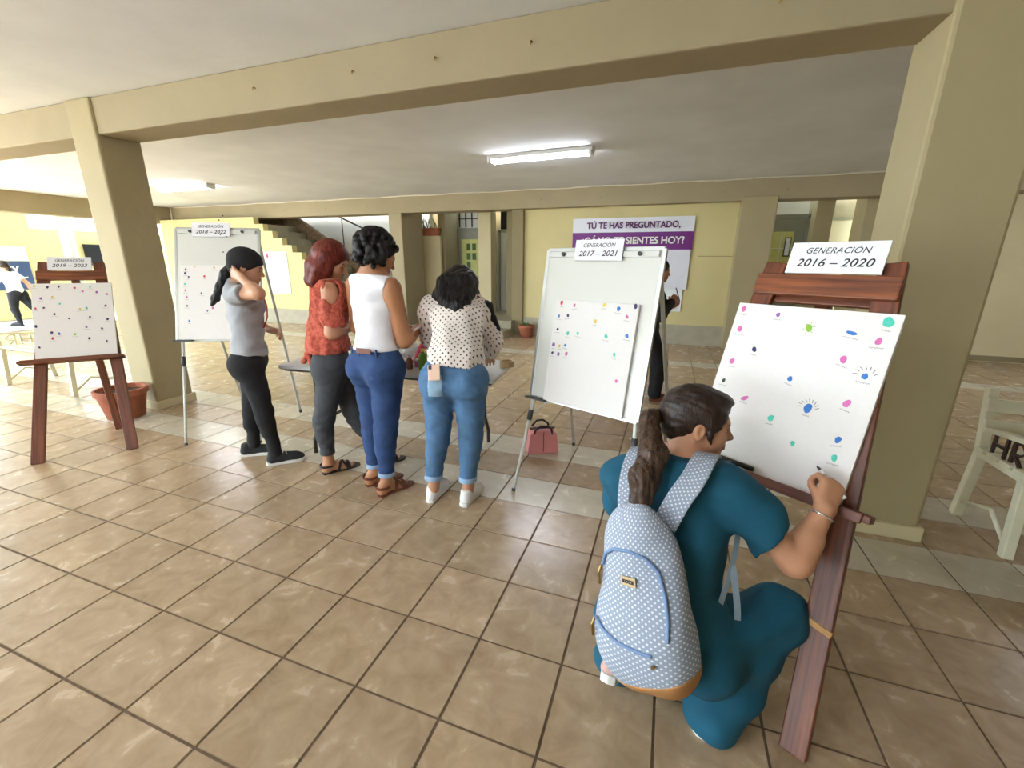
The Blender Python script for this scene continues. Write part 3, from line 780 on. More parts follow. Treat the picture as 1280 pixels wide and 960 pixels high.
pot(-4.80, 2.42, .205, .285, 'wide empty terracotta pot at the foot of the left column', 0)
pot(-2.62, 8.20, .165, .24, 'small terracotta pot against the yellow back wall', 10)

# ------------------------------------------------------------------ pink handbag
hb = thing('handbag', 'pink handbag with black handles standing on the tiles under the flip chart', 'handbag', (-.835, 3.06, 0), math.radians(28))
MB().prism([(-.125, .01), (-.115, 0), (.115, 0), (.125, .01), (.105, .165), (.07, .195), (-.07, .195), (-.105, .165)], (0, .06, 0), (1, 0, 0), (0, 0, 1), (0, -1, 0), .12).build('body', 'pink', hb, .014, seg=3)
MB().box(-.10, .10, -.012, .012, .190, .202).build('zip', 'blacklea', hb, .003)
for e in (-1, 1):
    MB().tube([(-.07, e * .05, .16), (-.068, e * .058, .20), (-.03, e * .07, .235), (.02, e * .072, .238), (.06, e * .06, .21), (.068, e * .052, .16)], .009, 8).build('handle', 'blacklea', hb, smooth=True)
    MB().box(-.002, .002, e * .0595, e * .0635, .02, .18).build('seam', 'blacklea', hb)

# ------------------------------------------------------------------ benches with cut-out letters
def bench(loc, rz, label, L=1.5, lm='iron'):
    t = thing('garden_bench', label, 'bench', loc, rz, 'cream benches with iron letters')
    # local: x along the bench, y back, z up; left end at x=0
    for x0 in (0, L):
        MB().bar((x0, .02, 0), (x0, .06, .44), .045, .045, (1, 0, 0)).build('leg', 'benchp', t, .004)
        MB().bar((x0, .45, 0), (x0, .405, .43), .048, .045, (1, 0, 0)).bar((x0, .405, .41), (x0, .475, .79), .046, .043, (1, 0, 0)).build('leg', 'benchp', t, .004)
        MB().bar((x0, .04, .42), (x0, .42, .42), .04, .035, (1, 0, 0)).build('seat_rail', 'benchp', t, .004)
        MB().bar((x0, .03, .615), (x0, .43, .565), .05, .028, (1, 0, 0)).build('armrest', 'benchp', t, .004)
        MB().bar((x0, .04, .42), (x0, .05, .61), .035, .035, (1, 0, 0)).build('arm_post', 'benchp', t, .004)
        MB().tube([(x0, .04, .05), (x0, .2, .17), (x0, .42, .10)], .012, 8).build('stretcher', 'benchp', t, smooth=True)
        if x0 == 0:
            # H and R as one monogram between seat rail and armrest
            lp = tag(MB().bar((x0, 0.330, .44), (x0, 0.330, .58), .012, .016, (1, 0, 0)).bar((x0, 0.240, .44), (x0, 0.240, .58), .012, .016, (1, 0, 0)).bar((x0, 0.330, .51), (x0, 0.240, .51), .012, .014, (1, 0, 0)).build('letter', lm, t), 'iron letter H')
            m = MB().bar((x0, 0.190, .44), (x0, 0.190, .58), .012, .02, (1, 0, 0)).bar((x0, 0.175, .51), (x0, 0.100, .44), .012, .016, (1, 0, 0))
            m.tube([(x0, 0.190, .575), (x0, 0.140, .572), (x0, 0.108, .54), (x0, 0.140, .515), (x0, 0.190, .51)], .007, 6)
            tag(m.build('letter', lm, t), 'iron letter R')
    for i in range(4):
        MB().box(-.03, L + .03, .04 + i * .1, .115 + i * .1, .44, .462).build('seat_slat', 'benchp', t, .004)
    for z_ in (.585, .70):
        y_ = .40 + (z_ - .42) * .19
        MB().bar((-.03, y_ - .03, z_), (L + .03, y_ - .03, z_), .075, .02, (0, .19, 1)).build('back_slat', 'benchp', t, .004)
    return t
bench((1.77, 2.62, 0), 0, 'cream slatted bench with HR letters standing right of the column')
bench((-7.38, 2.62, 0), math.radians(0), 'cream slatted bench in the bright light behind the far left easel', 1.3, 'benchp')

# ------------------------------------------------------------------ banner, notices
bn = thing('banner', 'white and purple banner reading TÚ TE HAS PREGUNTADO ¿CÓMO TE SIENTES HOY?', 'banner', (-.75, 8.455, 0))
def cloth(x0, x1, z0, z1, m, nm, par, y=0.0, amp=.012):
    nx, nz = 60, 16; vs = []; fs = []
    wv = lambda a, b: amp * (math.sin(a * 9 + b * 5) * .5 + math.sin(a * 17 - b * 11) * .3 + .5 * math.sin(b * 13 + a * 3)) * (.35 + .65 * max(0, (2.0 - b)))
    for s_ in (0, .004):
        for i in range(nx + 1):
            for k in range(nz + 1):
                a = x0 + (x1 - x0) * i / nx; b = z0 + (z1 - z0) * k / nz; vs.append((a, y - .012 + wv(a, b) + s_, b))
    N = (nx + 1) * (nz + 1)
    for i in range(nx):
        for k in range(nz):
            p = i * (nz + 1) + k; fs.append((p, p + nz + 1, p + nz + 2, p + 1)); fs.append((N + p, N + p + 1, N + p + nz + 2, N + p + nz + 1))
    me = bpy.data.meshes.new(nm); me.from_pydata(vs, [], fs); return link(nm, me, m, par, True)
cloth(-1.06, 1.06, 1.985, 2.235, 'vinyl', 'top_panel', bn)
cloth(-1.06, 1.06, 1.68, 1.985, 'purple', 'purple_band', bn)
cloth(-1.06, 1.04, .995, 1.68, 'vinyl', 'bottom_panel', bn)
for body, zz, wd, hh, m in (('TÚ TE HAS PREGUNTADO,', 2.10, 1.63, .150, 'purpleink'), ('¿CÓMO TE SIENTES HOY?', 1.835, 1.80, .165, 'white')):
    me = text_mesh(body, hh, 0, .0045, .001)
    a = min(v.co.x for v in me.vertices); b = max(v.co.x for v in me.vertices)
    me.transform(Matrix.Diagonal((wd / (b - a), 1, 1, 1)))
    me.transform(frame((.02, -.028, zz), (1, 0, 0), (0, 0, 1), (0, -1, 0)))
    link('lettering', me, m, bn)
nt_ = thing('notice', 'white sheet taped to the wall under the banner', 'notice', (.03, 8.46, .60))
MB().box(-.20, .20, -.006, 0, 0, .42).build('paper', 'sheet', nt_)
for i in range(5): box('printed_line', -.15, .15, -.008, -.006, .06 + i * .05, .066 + i * .05, 'pencil', nt_)
po = thing('wall_notice', 'tall white printed notice with a crest on the stepped yellow wall', 'notice', (-8.72, 7.972, .70))
MB().box(-.34, .34, -.008, 0, 0, .95).build('paper', 'sheet', po)
vs, fs = blob(.035, .05, 0, 3)
MB().add([(x - .24, -.009 - z, y + .86) for x, y, z in vs], fs).build('crest', 'r', po)
for i, (a, b, w_) in enumerate(((-.0, .88, .2), (0, .84, .14), (-.1, .76, .4), (-.12, .68, .3), (-.05, .60, .45), (-.1, .53, .3), (-.02, .45, .5), (-.06, .38, .5), (-.05, .31, .4), (-.1, .24, .4), (0, .17, .5), (-.05, .1, .3))):
    box('printed_line', a - w_ / 2 + .05, a + w_ / 2 + .05, -.011, -.008, b, b + .012, 'pencil', po)

# ------------------------------------------------------------------ fluorescent ceiling lights
def lamp(x0, x1, y, rz, label):
    L = x1 - x0
    t = thing('ceiling_lamp', label, 'lamp', ((x0 + x1) / 2, y, CZ), rz, 'fluorescent ceiling lights')
    MB().box(-L / 2 - .03, L / 2 + .03, -.08, .08, -.045, 0).build('housing', 'lampwhite', t, .006)
    for e in (-1, 1):
        MB().tube([(-L / 2, e * .04, -.06), (L / 2, e * .04, -.06)], .02, 12).build('tube', 'tube', t, smooth=True)
    for e in (-1, 1):
        MB().box(e * L / 2 - .02, e * L / 2 + .02, -.08, .08, -.085, -.03).build('end_cap', 'lampwhite', t, .004)
    return t
lamp(-2.33, -1.02, 5.66, math.radians(-4), 'lit fluorescent ceiling light in the middle of the hall')
lamp(4.45, 5.76, 5.66, 0, 'added unseen fluorescent ceiling light at the right side of the hall')  # added lamp out of view, spaced like the others, lights the right side
lamp(-2.33, -1.02, -.6, 0, 'added unseen fluorescent ceiling light of the front bay over the viewer')  # added out of view to brighten the interior
lamp(-8.6, -7.3, -.6, 0, 'added unseen fluorescent ceiling light of the front bay near the courtyard')  # second added lamp out of view, extra light for the interior
lamp(-9.15, -7.86, 6.0, 0, 'lit fluorescent ceiling light behind the left column')

# ================================================================== PEOPLE: smooth bodies from blended tapered limbs
def V(*a): return np.array(a, float)
def unit(v): v = np.asarray(v, float); return v / np.linalg.norm(v)
def lerp(a, b, t): return np.asarray(a, float) * (1 - t) + np.asarray(b, float) * t

class SD:
    def __init__(s): s.ops = []; s.cuts = []
    def cone(s, a, b, ra, rb, k=.02, n=None, fl=1.0, clip=None, op='u'):
        """tapered rounded limb a->b; thickness along n is scaled by fl; clip=(point, normal) keeps the side where the dot is < 0"""
        a, b = np.asarray(a, float), np.asarray(b, float); r = max(ra, rb) * max(1, fl)
        lo = np.minimum(a, b) - r; hi = np.maximum(a, b) + r
        nn = None if n is None else unit(n)
        def f(X, Y, Z):
            d = b - a; L2 = max(d @ d, 1e-12)
            px, py, pz = X - a[0], Y - a[1], Z - a[2]
            t = np.clip((px * d[0] + py * d[1] + pz * d[2]) / L2, 0, 1)
            px = px - t * d[0]; py = py - t * d[1]; pz = pz - t * d[2]
            q = px * px + py * py + pz * pz
            if nn is not None and fl != 1.0:
                qn = px * nn[0] + py * nn[1] + pz * nn[2]
                q = q + qn * qn * (1 / (fl * fl) - 1)
            o = np.sqrt(np.maximum(q, 0)) - (ra + (rb - ra) * t)
            if clip is not None:
                c, m = np.asarray(clip[0]), unit(clip[1])
                o = np.maximum(o, (X - c[0]) * m[0] + (Y - c[1]) * m[1] + (Z - c[2]) * m[2])
            return o
        s.ops.append((op, f, lo, hi, k)); return s
    def chain(s, pts, rs, k=.02, **kw):
        for i in range(len(pts) - 1): s.cone(pts[i], pts[i + 1], rs[i], rs[i + 1], k, **kw)
        return s
    def ell(s, c, R, ax=None, k=.02, op='u'):
        c = np.asarray(c, float); R = np.asarray(R, float); A = np.eye(3) if ax is None else np.array([unit(v) for v in ax])
        m = R.max(); lo, hi = c - m, c + m
        def f(X, Y, Z):
            X, Y, Z = X - c[0], Y - c[1], Z - c[2]
            k0 = 0; k1 = 0
            for i in range(3):
                q = X * A[i, 0] + Y * A[i, 1] + Z * A[i, 2]
                k0 = k0 + (q / R[i]) ** 2; k1 = k1 + (q / R[i] ** 2) ** 2
            k0 = np.sqrt(k0); k1 = np.sqrt(k1)
            return k0 * (k0 - 1) / np.maximum(k1, 1e-9)
        s.ops.append((op, f, lo, hi, k)); return s
    def sub(s, c, R, ax=None, k=.01): return s.ell(c, R, ax, k, 's')
    def cut(s, p, n): s.cuts.append((np.asarray(p, float), unit(n))); return s
    def mesh(s, name, h, origin=(0, 0, 0), fold=0.0, ff=30.0, fdir=None, seed=1, smooth=1):
        lo = np.min([o[2] for o in s.ops if o[0] == 'u'], axis=0) - 3 * h - .01
        hi = np.max([o[3] for o in s.ops if o[0] == 'u'], axis=0) + 3 * h + .01
        n = np.ceil((hi - lo) / h).astype(int) + 1
        D = np.full(n, .2, np.float32)
        ax = [(lo[i] + h * np.arange(n[i])) for i in range(3)]
        for op, f, a, b, k in s.ops:
            mg = k + 3 * h
            i0 = np.maximum(np.floor((a - mg - lo) / h).astype(int), 0); i1 = np.minimum(np.ceil((b + mg - lo) / h).astype(int) + 1, n)
            if np.any(i1 <= i0): continue
            sl = tuple(slice(i0[j], i1[j]) for j in range(3))
            d = f(ax[0][sl[0]][:, None, None], ax[1][sl[1]][None, :, None], ax[2][sl[2]][None, None, :]).astype(np.float32)
            e = D[sl]
            if op == 'u':
                hh = np.maximum(k - np.abs(d - e), 0) / k; D[sl] = np.minimum(d, e) - hh * hh * k * .25
            else:
                hh = np.maximum(k - np.abs(d + e), 0) / k; D[sl] = np.maximum(-d, e) + hh * hh * k * .25
        X, Y, Z = ax[0][:, None, None], ax[1][None, :, None], ax[2][None, None, :]
        if fold:
            r = random.Random(seed)
            for i in range(5):
                w = unit([r.uniform(-1, 1), r.uniform(-1, 1), r.uniform(-1, 1)])
                if fdir is not None: w = unit(w * .55 + unit(fdir) * r.choice((-1, 1)))
                q = ff * r.uniform(.6, 1.6); ph = r.uniform(0, 6.28)
                w2 = unit([r.uniform(-1, 1), r.uniform(-1, 1), r.uniform(-1, 1)])
                arg = q * (X * w[0] + Y * w[1] + Z * w[2]) + ph + 1.3 * np.sin(q * .45 * (X * w2[0] + Y * w2[1] + Z * w2[2]))
                D += (fold / 2.2 * np.sin(arg)).astype(np.float32)
        for p, m in s.cuts:
            D = np.maximum(D, ((X - p[0]) * m[0] + (Y - p[1]) * m[1] + (Z - p[2]) * m[2]).astype(np.float32))
        return nets(name, D, lo - np.asarray(origin, float), h, smooth)

def nets(name, D, lo, h, smooth=1):
    S = D < 0
    a = np.zeros(tuple(np.array(D.shape) - 1), np.int8)
    for i in (0, 1):
        for j in (0, 1):
            for k in (0, 1):
                a += S[i:D.shape[0] - 1 + i, j:D.shape[1] - 1 + j, k:D.shape[2] - 1 + k]
    act = (a > 0) & (a < 8)
    idx = np.argwhere(act)
    ids = np.full(act.shape, -1, np.int32); ids[act] = np.arange(len(idx))
    acc = np.zeros((len(idx), 3)); cnt = np.zeros(len(idx))
    cor = [(i, j, k) for i in (0, 1) for j in (0, 1) for k in (0, 1)]
    val = {c: D[idx[:, 0] + c[0], idx[:, 1] + c[1], idx[:, 2] + c[2]].astype(float) for c in cor}
    for c in cor:
        for axx in range(3):
            if c[axx] == 0:
                e = list(c); e[axx] = 1; e = tuple(e)
                v0, v1 = val[c], val[e]; m = (v0 < 0) != (v1 < 0)
                t = np.where(m, v0 / np.where(m, v0 - v1, 1), 0)
                p = np.tile(np.array(c, float), (len(idx), 1)); p[:, axx] += t
                acc[m] += p[m]; cnt[m] += 1
    vs = lo + h * (idx + acc / cnt[:, None])
    faces = []
    for axx in range(3):
        o1, o2 = [(1, 2), (2, 0), (0, 1)][axx]
        s0 = [slice(None)] * 3; s1 = [slice(None)] * 3; s0[axx] = slice(0, -1); s1[axx] = slice(1, None)
        A, B = S[tuple(s0)], S[tuple(s1)]
        e = np.argwhere(A != B)
        ok = (e[:, o1] > 0) & (e[:, o2] > 0) & (e[:, o1] < D.shape[o1] - 1) & (e[:, o2] < D.shape[o2] - 1)
        e = e[ok]; fl = A[e[:, 0], e[:, 1], e[:, 2]]
        q = []
        for d1, d2 in ((-1, -1), (0, -1), (0, 0), (-1, 0)):
            c = e.copy(); c[:, o1] += d1; c[:, o2] += d2; q.append(ids[c[:, 0], c[:, 1], c[:, 2]])
        q = np.stack(q, 1); q[~fl] = q[~fl][:, ::-1]; faces.append(q)
    F_ = np.concatenate(faces)
    for _ in range(smooth):
        sm = np.zeros_like(vs); ct = np.zeros(len(vs))
        for i in range(4):
            np.add.at(sm, F_[:, i], vs[F_[:, (i + 1) % 4]] + vs[F_[:, i - 1]]); np.add.at(ct, F_[:, i], 2)
        vs = .5 * vs + .5 * sm / np.maximum(ct, 1)[:, None]
    me = bpy.data.meshes.new(name)
    me.vertices.add(len(vs)); me.vertices.foreach_set('co', vs.astype(np.float32).ravel())
    me.loops.add(len(F_) * 4); me.loops.foreach_set('vertex_index', F_.astype(np.int32).ravel())
    me.polygons.add(len(F_)); me.polygons.foreach_set('loop_start', np.arange(0, len(F_) * 4, 4, dtype=np.int32))
    me.polygons.foreach_set('use_smooth', np.ones(len(F_), bool))
    me.update(calc_edges=True)
    return me

def head(sd, c, f, u, s=1.0):
    """skull, jaw, brow, nose, lips, ears; returns the frame"""
    f = unit(f); r = unit(np.cross(f, u)); u = np.cross(r, f); c = np.asarray(c, float)
    P = lambda x, y, z: c + s * (r * x + f * y + u * z)
    A = (r, f, u)
    sd.ell(P(0, -.012, .028), s * V(.073, .092, .084), A, .01)
    sd.ell(P(0, .030, -.040), s * V(.056, .060, .070), A, .04)
    sd.ell(P(0, .066, -.092), s * V(.022, .018, .017), A, .03)
    sd.ell(P(0, .070, .016), s * V(.048, .022, .018), A, .025)
    for e in (-1, 1):
        sd.ell(P(e * .036, .056, -.030), s * V(.026, .026, .028), A, .025)
        sd.sub(P(e * .031, .094, -.004), s * V(.017, .013, .010), A, .012)
    sd.cone(P(0, .084, .004), P(0, .106, -.030), s * .007, s * .0105, .012)
    for e in (-1, 1): sd.ell(P(e * .011, .094, -.034), s * V(.008, .010, .007), A, .008)
    sd.ell(P(0, .086, -.057), s * V(.022, .012, .006), A, .007)
    sd.ell(P(0, .085, -.068), s * V(.020, .012, .007), A, .007)
    for e in (-1, 1):
        sd.ell(P(e * .074, -.006, -.010), s * V(.010, .018, .031), A, .008)
        sd.sub(P(e * .083, -.002, -.008), s * V(.006, .009, .018), A, .004)
    return P, A

def face_parts(par, P, A, anc, s=1.0):
    def add(nm, c, R, m):
        sd = SD().ell(c, R, A); return link(nm, sd.mesh(nm, max(.0012, float(np.max(R)) / 6), anc), m, par)
    for e in (-1, 1):
        o = add('eye', P(e * .031, .0735, -.003), s * V(.0125, .0105, .0070), 'eyew')
        sd = SD().ell(P(e * .031, .0812, -.004), s * V(.0058, .0042, .0058), A); link('iris', sd.mesh('iris', .0012, anc), 'eyed', o)
        sd = SD().cone(P(e * .015, .091, .017), P(e * .044, .083, .019), s * .0035, s * .0025, .002); link('eyebrow', sd.mesh('eyebrow', .0012, anc), 'hairblack', par)
    sd = SD().cone(P(-.016, .089, -.0600), P(.016, .089, -.0600), s * .0045, s * .0045, .002).cone(P(-.012, .090, -.067), P(.012, .090, -.067), s * .005, s * .005, .002)
    link('lips', sd.mesh('lips', .0014, anc), 'lip', par)

def hand(sd, wr, d, n, ts, curl=.5, s=1.0, thumb=None, spread=.0):
    """palm + five fingers. d: towards the fingers, n: palm normal, ts=+1/-1 thumb side along d x n"""
    d = unit(d); n = unit(np.asarray(n) - d * (np.asarray(n) @ d)); sv = np.cross(d, n) * ts; wr = np.asarray(wr, float)
    Q = lambda a, b, c=0.0: wr + s * (d * a + sv * b + n * c)
    for b, r_ in ((.024, .0155), (.008, .0165), (-.010, .0165), (-.026, .0145)):
        sd.cone(Q(0, b * .7), Q(.082 - abs(b - .004) * .25, b), s * r_ * 1.05, s * r_ * .92, .012, n, .85)
    for i, (b, L) in enumerate(((.031, .072), (.0105, .080), (-.0105, .074), (-.031, .058))):
        p = Q(.082 - abs(b - .004) * .25, b); ang = 0.0
        cu = curl[i] if isinstance(curl, (list, tuple)) else curl
        for j, (fr, r0, r1) in enumerate(((.46, .0092, .0083), (.30, .0083, .0075), (.24, .0075, .0062))):
            ang += cu * (1.0, 1.15, .7)[j]
            dd = d * math.cos(ang) + n * math.sin(ang) + sv * (b * spread * 6)
            q = p + unit(dd) * L * fr * s
            sd.cone(p, q, s * r0, s * r1, .003); p = q
    t0 = Q(.020, .026, .004); t1 = Q(.048, .048, .014) if thumb is None else Q(*thumb[0]); t2 = Q(.076, .052, .026) if thumb is None else Q(*thumb[1])
    sd.cone(t0, t1, s * .0135, s * .0105, .010); sd.cone(t1, t2, s * .0102, s * .0075, .003)

def footshape(sd, an, heel, dr, L=.235, k=.02, w=1.0):
    dr = unit([dr[0], dr[1], 0]); sv = V(dr[1], -dr[0], 0); h = V(heel[0], heel[1], 0)
    P = lambda a, b, z: h + dr * a * L + sv * b + V(0, 0, z)
    sd.cone(an, P(.16, 0, .045), .036, .034, k)
    sd.cone(P(.12, 0, .032), P(.14, 0, .03), .031, .031, k)
    sd.cone(P(.18, 0, .055), P(.62, 0, .036), .034, .030 * w, k)
    sd.cone(P(.35, 0, .03), P(.72, .008, .024), .028, .034 * w, k, (0, 0, 1), .6)
    for i, b in enumerate((-.028, -.013, .001, .014, .026)):
        ln = (1.0, .97, .93, .88, .82)[i]
        sd.cone(P(.74, b, .016), P(ln - .03, b * 1.1, .013), .011, (.0115, .0085, .008, .0078, .0075)[i], .006)
    sd.cut((0, 0, .004), (0, 0, -1))
    return P

OUT = [(-.030, .03), (-.026, .005), (0, -.004), (.026, .005), (.030, .03), (.029, .09), (.038, .155), (.041, .19), (.034, .235), (.016, .262), (-.006, .266), (-.027, .25), (-.038, .215), (-.040, .18), (-.033, .13), (-.030, .09)]
def shoe(par, heel, dr, anc, up_m, sole_m='rubber', L=.262, mat4=None, laces='rubber', toecap=None, low=.085):
    """sneaker in a local frame (y forward), placed at heel, pointing dr"""
    dr = unit([dr[0], dr[1], 0])
    Mx = frame((heel[0] - anc[0], heel[1] - anc[1], 0 - anc[2] + (heel[2] if len(heel) > 2 else 0)), (dr[1], -dr[0], 0), (dr[0], dr[1], 0), (0, 0, 1))
    if mat4 is not None: Mx = Mx @ mat4
    k = L / .262
    sd = SD()
    sd.cone((0, .045, .05), (0, .05, low), .036, .036, .02, (1, 0, 0), .9); sd.cone((0, .04, .035), (0, .20, .036), .033, .036, .02)
    sd.cone((0, .06, .07), (0, .19, .045), .032, .030, .02); sd.cone((-.004, .19, .034), (-.004, .222, .03), .037, .034, .02, (0, 0, 1), .85)
    sd.cut((0, 0, .02), (0, 0, -1)); sd.cut((0, 0, low + .012), (0, -.25, 1))
    me = sd.mesh('shoe', .004); me.transform(Mx); o = link('shoe', me, up_m, par)
    m = MB().prism(OUT, (0, 0, 0), (1, 0, 0), (0, 1, 0), (0, 0, 1), .028); me = m.mesh(); me.transform(Mx); so = link('sole', me, sole_m, o)
    b = so.modifiers.new('bevel', 'BEVEL'); b.width = .004; b.segments = 2
    if laces:
        for i in range(4):
            y = .112 + i * .022; z = .098 - i * .011
            me = MB().tube([(-.022, y - .004, z - .008), (0, y, z + .002), (.022, y + .004, z - .008)], .0035, 6).mesh(); me.transform(Mx); link('lace', me, laces, o)
    return o

def torso(sd, pel, wst, chs, nk, shL, shR, fw, g=0.0, k=.05, bust=True, flat=.70):
    fw = unit(fw); rt = unit(np.cross(fw, (0, 0, 1)))
    sd.cone(pel, wst, .148 + g, .118 + g, k, fw, flat + .04)
    sd.cone(wst, chs, .118 + g, .132 + g, k, fw, flat + .02)
    up = unit(np.asarray(nk) - np.asarray(chs))
    sd.cone(chs, lerp(chs, nk, .62), .134 + g, .105 + g, k, fw, flat)
    sd.cone(lerp(shL, nk, .0), lerp(shL, nk, .75), .046 + g, .05 + g, k); sd.cone(shR, lerp(shR, nk, .75), .046 + g, .05 + g, k)
    if bust:
        for e in (-1, 1): sd.ell(np.asarray(chs) + rt * e * .062 + fw * .065 + V(0, 0, .01), V(1, 1, 1) * (.055 + g), None, .05)

def legs(sd, hipL, hipR, knL, knR, anL, anR, fw, r=(.088, .060, .056, .038), k=.03, glute=True, gr=.088, calf=.012):
    fw = unit(fw)
    for h_, kn, an in ((hipL, knL, anL), (hipR, knR, anR)):
        sd.cone(h_, kn, r[0], r[1], k)
        sd.cone(kn, an, r[2], r[3], k)
        sd.cone(lerp(kn, an, .15) - fw * calf, lerp(kn, an, .45) - fw * calf, r[2] * .92, r[2] * .82, k)
        if glute: sd.ell(np.asarray(h_) - fw * .045 + V(0, 0, .0), V(1, 1, 1.05) * gr, None, .05)

def arm(sd, sh, el, wr, r=(.044, .038, .035, .025), k=.02):
    sd.cone(sh, el, r[0], r[1], k); sd.cone(el, wr, r[1], r[3], k); sd.cone(lerp(el, wr, .12), lerp(el, wr, .4), r[2] + .003, r[2], k)

def person(label, anc, group=None):
    t = thing('person', label, 'person', tuple(anc)); return t

def put(par, nm, sd, m, h, anc, **kw):
    return link(nm, sd.mesh(nm, h, anc, **kw), m, par)

def cloth_attr(o, ux, uy, org=(0, 0, 0)):
    me = o.data; n = len(me.vertices); co = np.empty(n * 3, np.float32); me.vertices.foreach_get('co', co); co = co.reshape(-1, 3) - np.asarray(org, np.float32)
    at = me.attributes.new('puv', 'FLOAT_VECTOR', 'POINT')
    d = np.stack([co @ np.asarray(ux, np.float32), co @ np.asarray(uy, np.float32), np.zeros(n, np.float32)], 1).astype(np.float32)
    at.data.foreach_set('vector', d.ravel())

UPZ = V(0, 0, 1)

# ------------------------------------------------------------------ 1: grey polo, black cap, hand behind the head
anc = V(-2.70, 2.18, 0); t = person('person in grey polo and black cap with one hand behind the head', anc)
fw = unit([.74, .67, 0]); rt = np.cross(fw, UPZ)
nk, chs, wst, pel = V(-2.748, 2.172, 1.285), V(-2.735, 2.185, 1.13), V(-2.735, 2.18, .95), V(-2.742, 2.172, .79)
shR, shL = nk + rt * .165 + V(0, 0, -.035), nk - rt * .165 + V(0, 0, -.035)
elR, wrR = V(-2.405, 2.03, 1.258), V(-2.59, 2.085, 1.345)
elL, wrL = V(-2.86, 2.36, 1.0), V(-2.735, 2.36, .965)
hipR, hipL = pel + rt * .082 + V(0, 0, -.03), pel - rt * .075 + V(0, 0, -.03)
knR, knL, anR, anL = V(-2.635, 2.125, .43), V(-2.86, 2.215, .40), V(-2.615, 2.155, .085), V(-2.895, 2.205, .085)
hc = V(-2.672, 2.20, 1.412); hf = unit([.74, .60, -.28])
sd = SD(); P, A = head(sd, hc, hf, UPZ, .98)
sd.cone(nk, P(0, -.03, -.05), .05, .05, .03); torso(sd, pel, wst, chs, nk, shL, shR, fw, -.012)
arm(sd, shR, elR, wrR); hand(sd, wrR, V(-.10, .01, .045), V(-.1, .9, .1), 1, .22)
arm(sd, shL, elL, wrL); hand(sd, wrL, V(.9, .1, -.15), V(0, -.7, -.6), -1, .55)
legs(sd, hipL, hipR, knL, knR, anL, anR, fw, (.07, .05, .045, .03), glute=False)
bd = put(t, 'body', sd, 'skin2', .005, anc); face_parts(t, P, A, anc)
sd = SD(); torso(sd, pel + V(0, 0, .045), wst, chs, nk, shL, shR, fw, .008)
sl = lerp(shR, elR, .47); sd.cone(shR, elR, .062, .062, .035, clip=(sl, unit(elR - shR)))
sl = lerp(shL, elL, .50); sd.cone(shL, elL, .062, .06, .035, clip=(sl, unit(elL - shL)))
sd.cut((0, 0, .812), (0, 0, -1)); sd.cut(nk + V(0, 0, .035), unit(V(0, 0, 1) + fw * .15))
sh_ = put(t, 'polo_shirt', sd, 'greypolo', .006, anc, fold=.007, ff=46, fdir=(0, 0, 1), seed=2)
m = SD().cone(nk - fw * .02 + V(0, 0, .02), nk + fw * .02 + V(0, 0, .03), .062, .058, .01).cut(nk + V(0, 0, .055), unit(V(0, 0, 1) + fw * .3)).cut(nk + V(0, 0, .0), (0, 0, -1))
put(t, 'collar', m, 'greypolo', .004, anc)
MB().strip([chs + fw * .118 + V(0, 0, .10) - anc, chs + fw * .135 + V(0, 0, .02) - anc, chs + fw * .128 + V(0, 0, -.06) - anc, wst + fw * .10 + V(0, 0, .05) - anc], .05, .004, lambda i: fw).build('ribbon', 'red', t)
sd = SD(); legs(sd, hipL, hipR, knL, knR, anL, anR, fw, (.090, .062, .056, .041)); sd.cone(pel + rt * .06, pel - rt * .06, .10, .10, .04, fw, .95); sd.cone(pel + V(0, 0, .06), pel, .128, .13, .04, fw, .76)
sd.cut((0, 0, .845), (0, 0, 1)); sd.cut((0, 0, .07), (0, 0, -1))
put(t, 'trousers', sd, 'blackcloth', .006, anc, fold=.0022, ff=45, fdir=(0, 0, 1), seed=4)
sd = SD(); sd.ell(P(0, -.016, .036), V(.087, .108, .092), A, .01); sd.ell(P(0, -.06, -.02), V(.07, .05, .055), A, .03)
sd.cut(P(0, .06, .014), unit(-A[2] * 1.0 + A[1] * .80)); put(t, 'cap', sd, 'blackcloth', .004, anc)
sd = SD(); sd.chain([P(0, -.085, -.01), P(.01, -.115, -.08), P(.01, -.13, -.17), P(0, -.15, -.26), P(0, -.165, -.31)], [.03, .028, .026, .022, .010], .02)
put(t, 'hair', sd, 'hairblack', .004, anc, fold=.0018, ff=160, fdir=(1, .3, 0))
shoe(t, (-2.985, 2.150), (.80, .60), anc, 'sneakerblack'); shoe(t, (-2.665, 2.105), (.70, .71), anc, 'sneakerblack')

# ------------------------------------------------------------------ 2: auburn bob, orange cold-shoulder blouse, charcoal jeans
anc = V(-2.10, 2.22, 0); t = person('person with auburn bob and orange cold-shoulder blouse in charcoal jeans', anc)
fw = unit([.70, .71, 0]); rt = np.cross(fw, UPZ)
nk, chs, wst, pel = V(-2.047, 2.235, 1.335), V(-2.055, 2.235, 1.18), V(-2.07, 2.23, 1.0), V(-2.07, 2.222, .83)
shR, shL = nk + rt * .16 + V(0, 0, -.05), nk - rt * .16 + V(0, 0, -.05)
elR, wrR = V(-1.955, 2.13, 1.025), V(-1.985, 2.36, 1.03)
elL, wrL = V(-2.20, 2.42, 1.05), V(-2.07, 2.56, .98)
hipR, hipL = pel + rt * .082 + V(0, 0, -.04), pel - rt * .08 + V(0, 0, -.04)
knR, knL, anR, anL = V(-2.115, 2.145, .43), V(-2.02, 2.33, .42), V(-2.150, 2.175, .085), V(-1.90, 2.40, .085)
hc = V(-2.005, 2.252, 1.452); hf = unit([.86, .30, -.40]); hu = unit([.36, .13, 1])
sd = SD(); P, A = head(sd, hc, hf, hu, .98)
sd.cone(nk, P(0, -.03, -.05), .05, .05, .03); torso(sd, pel, wst, chs, nk, shL, shR, fw, -.012)
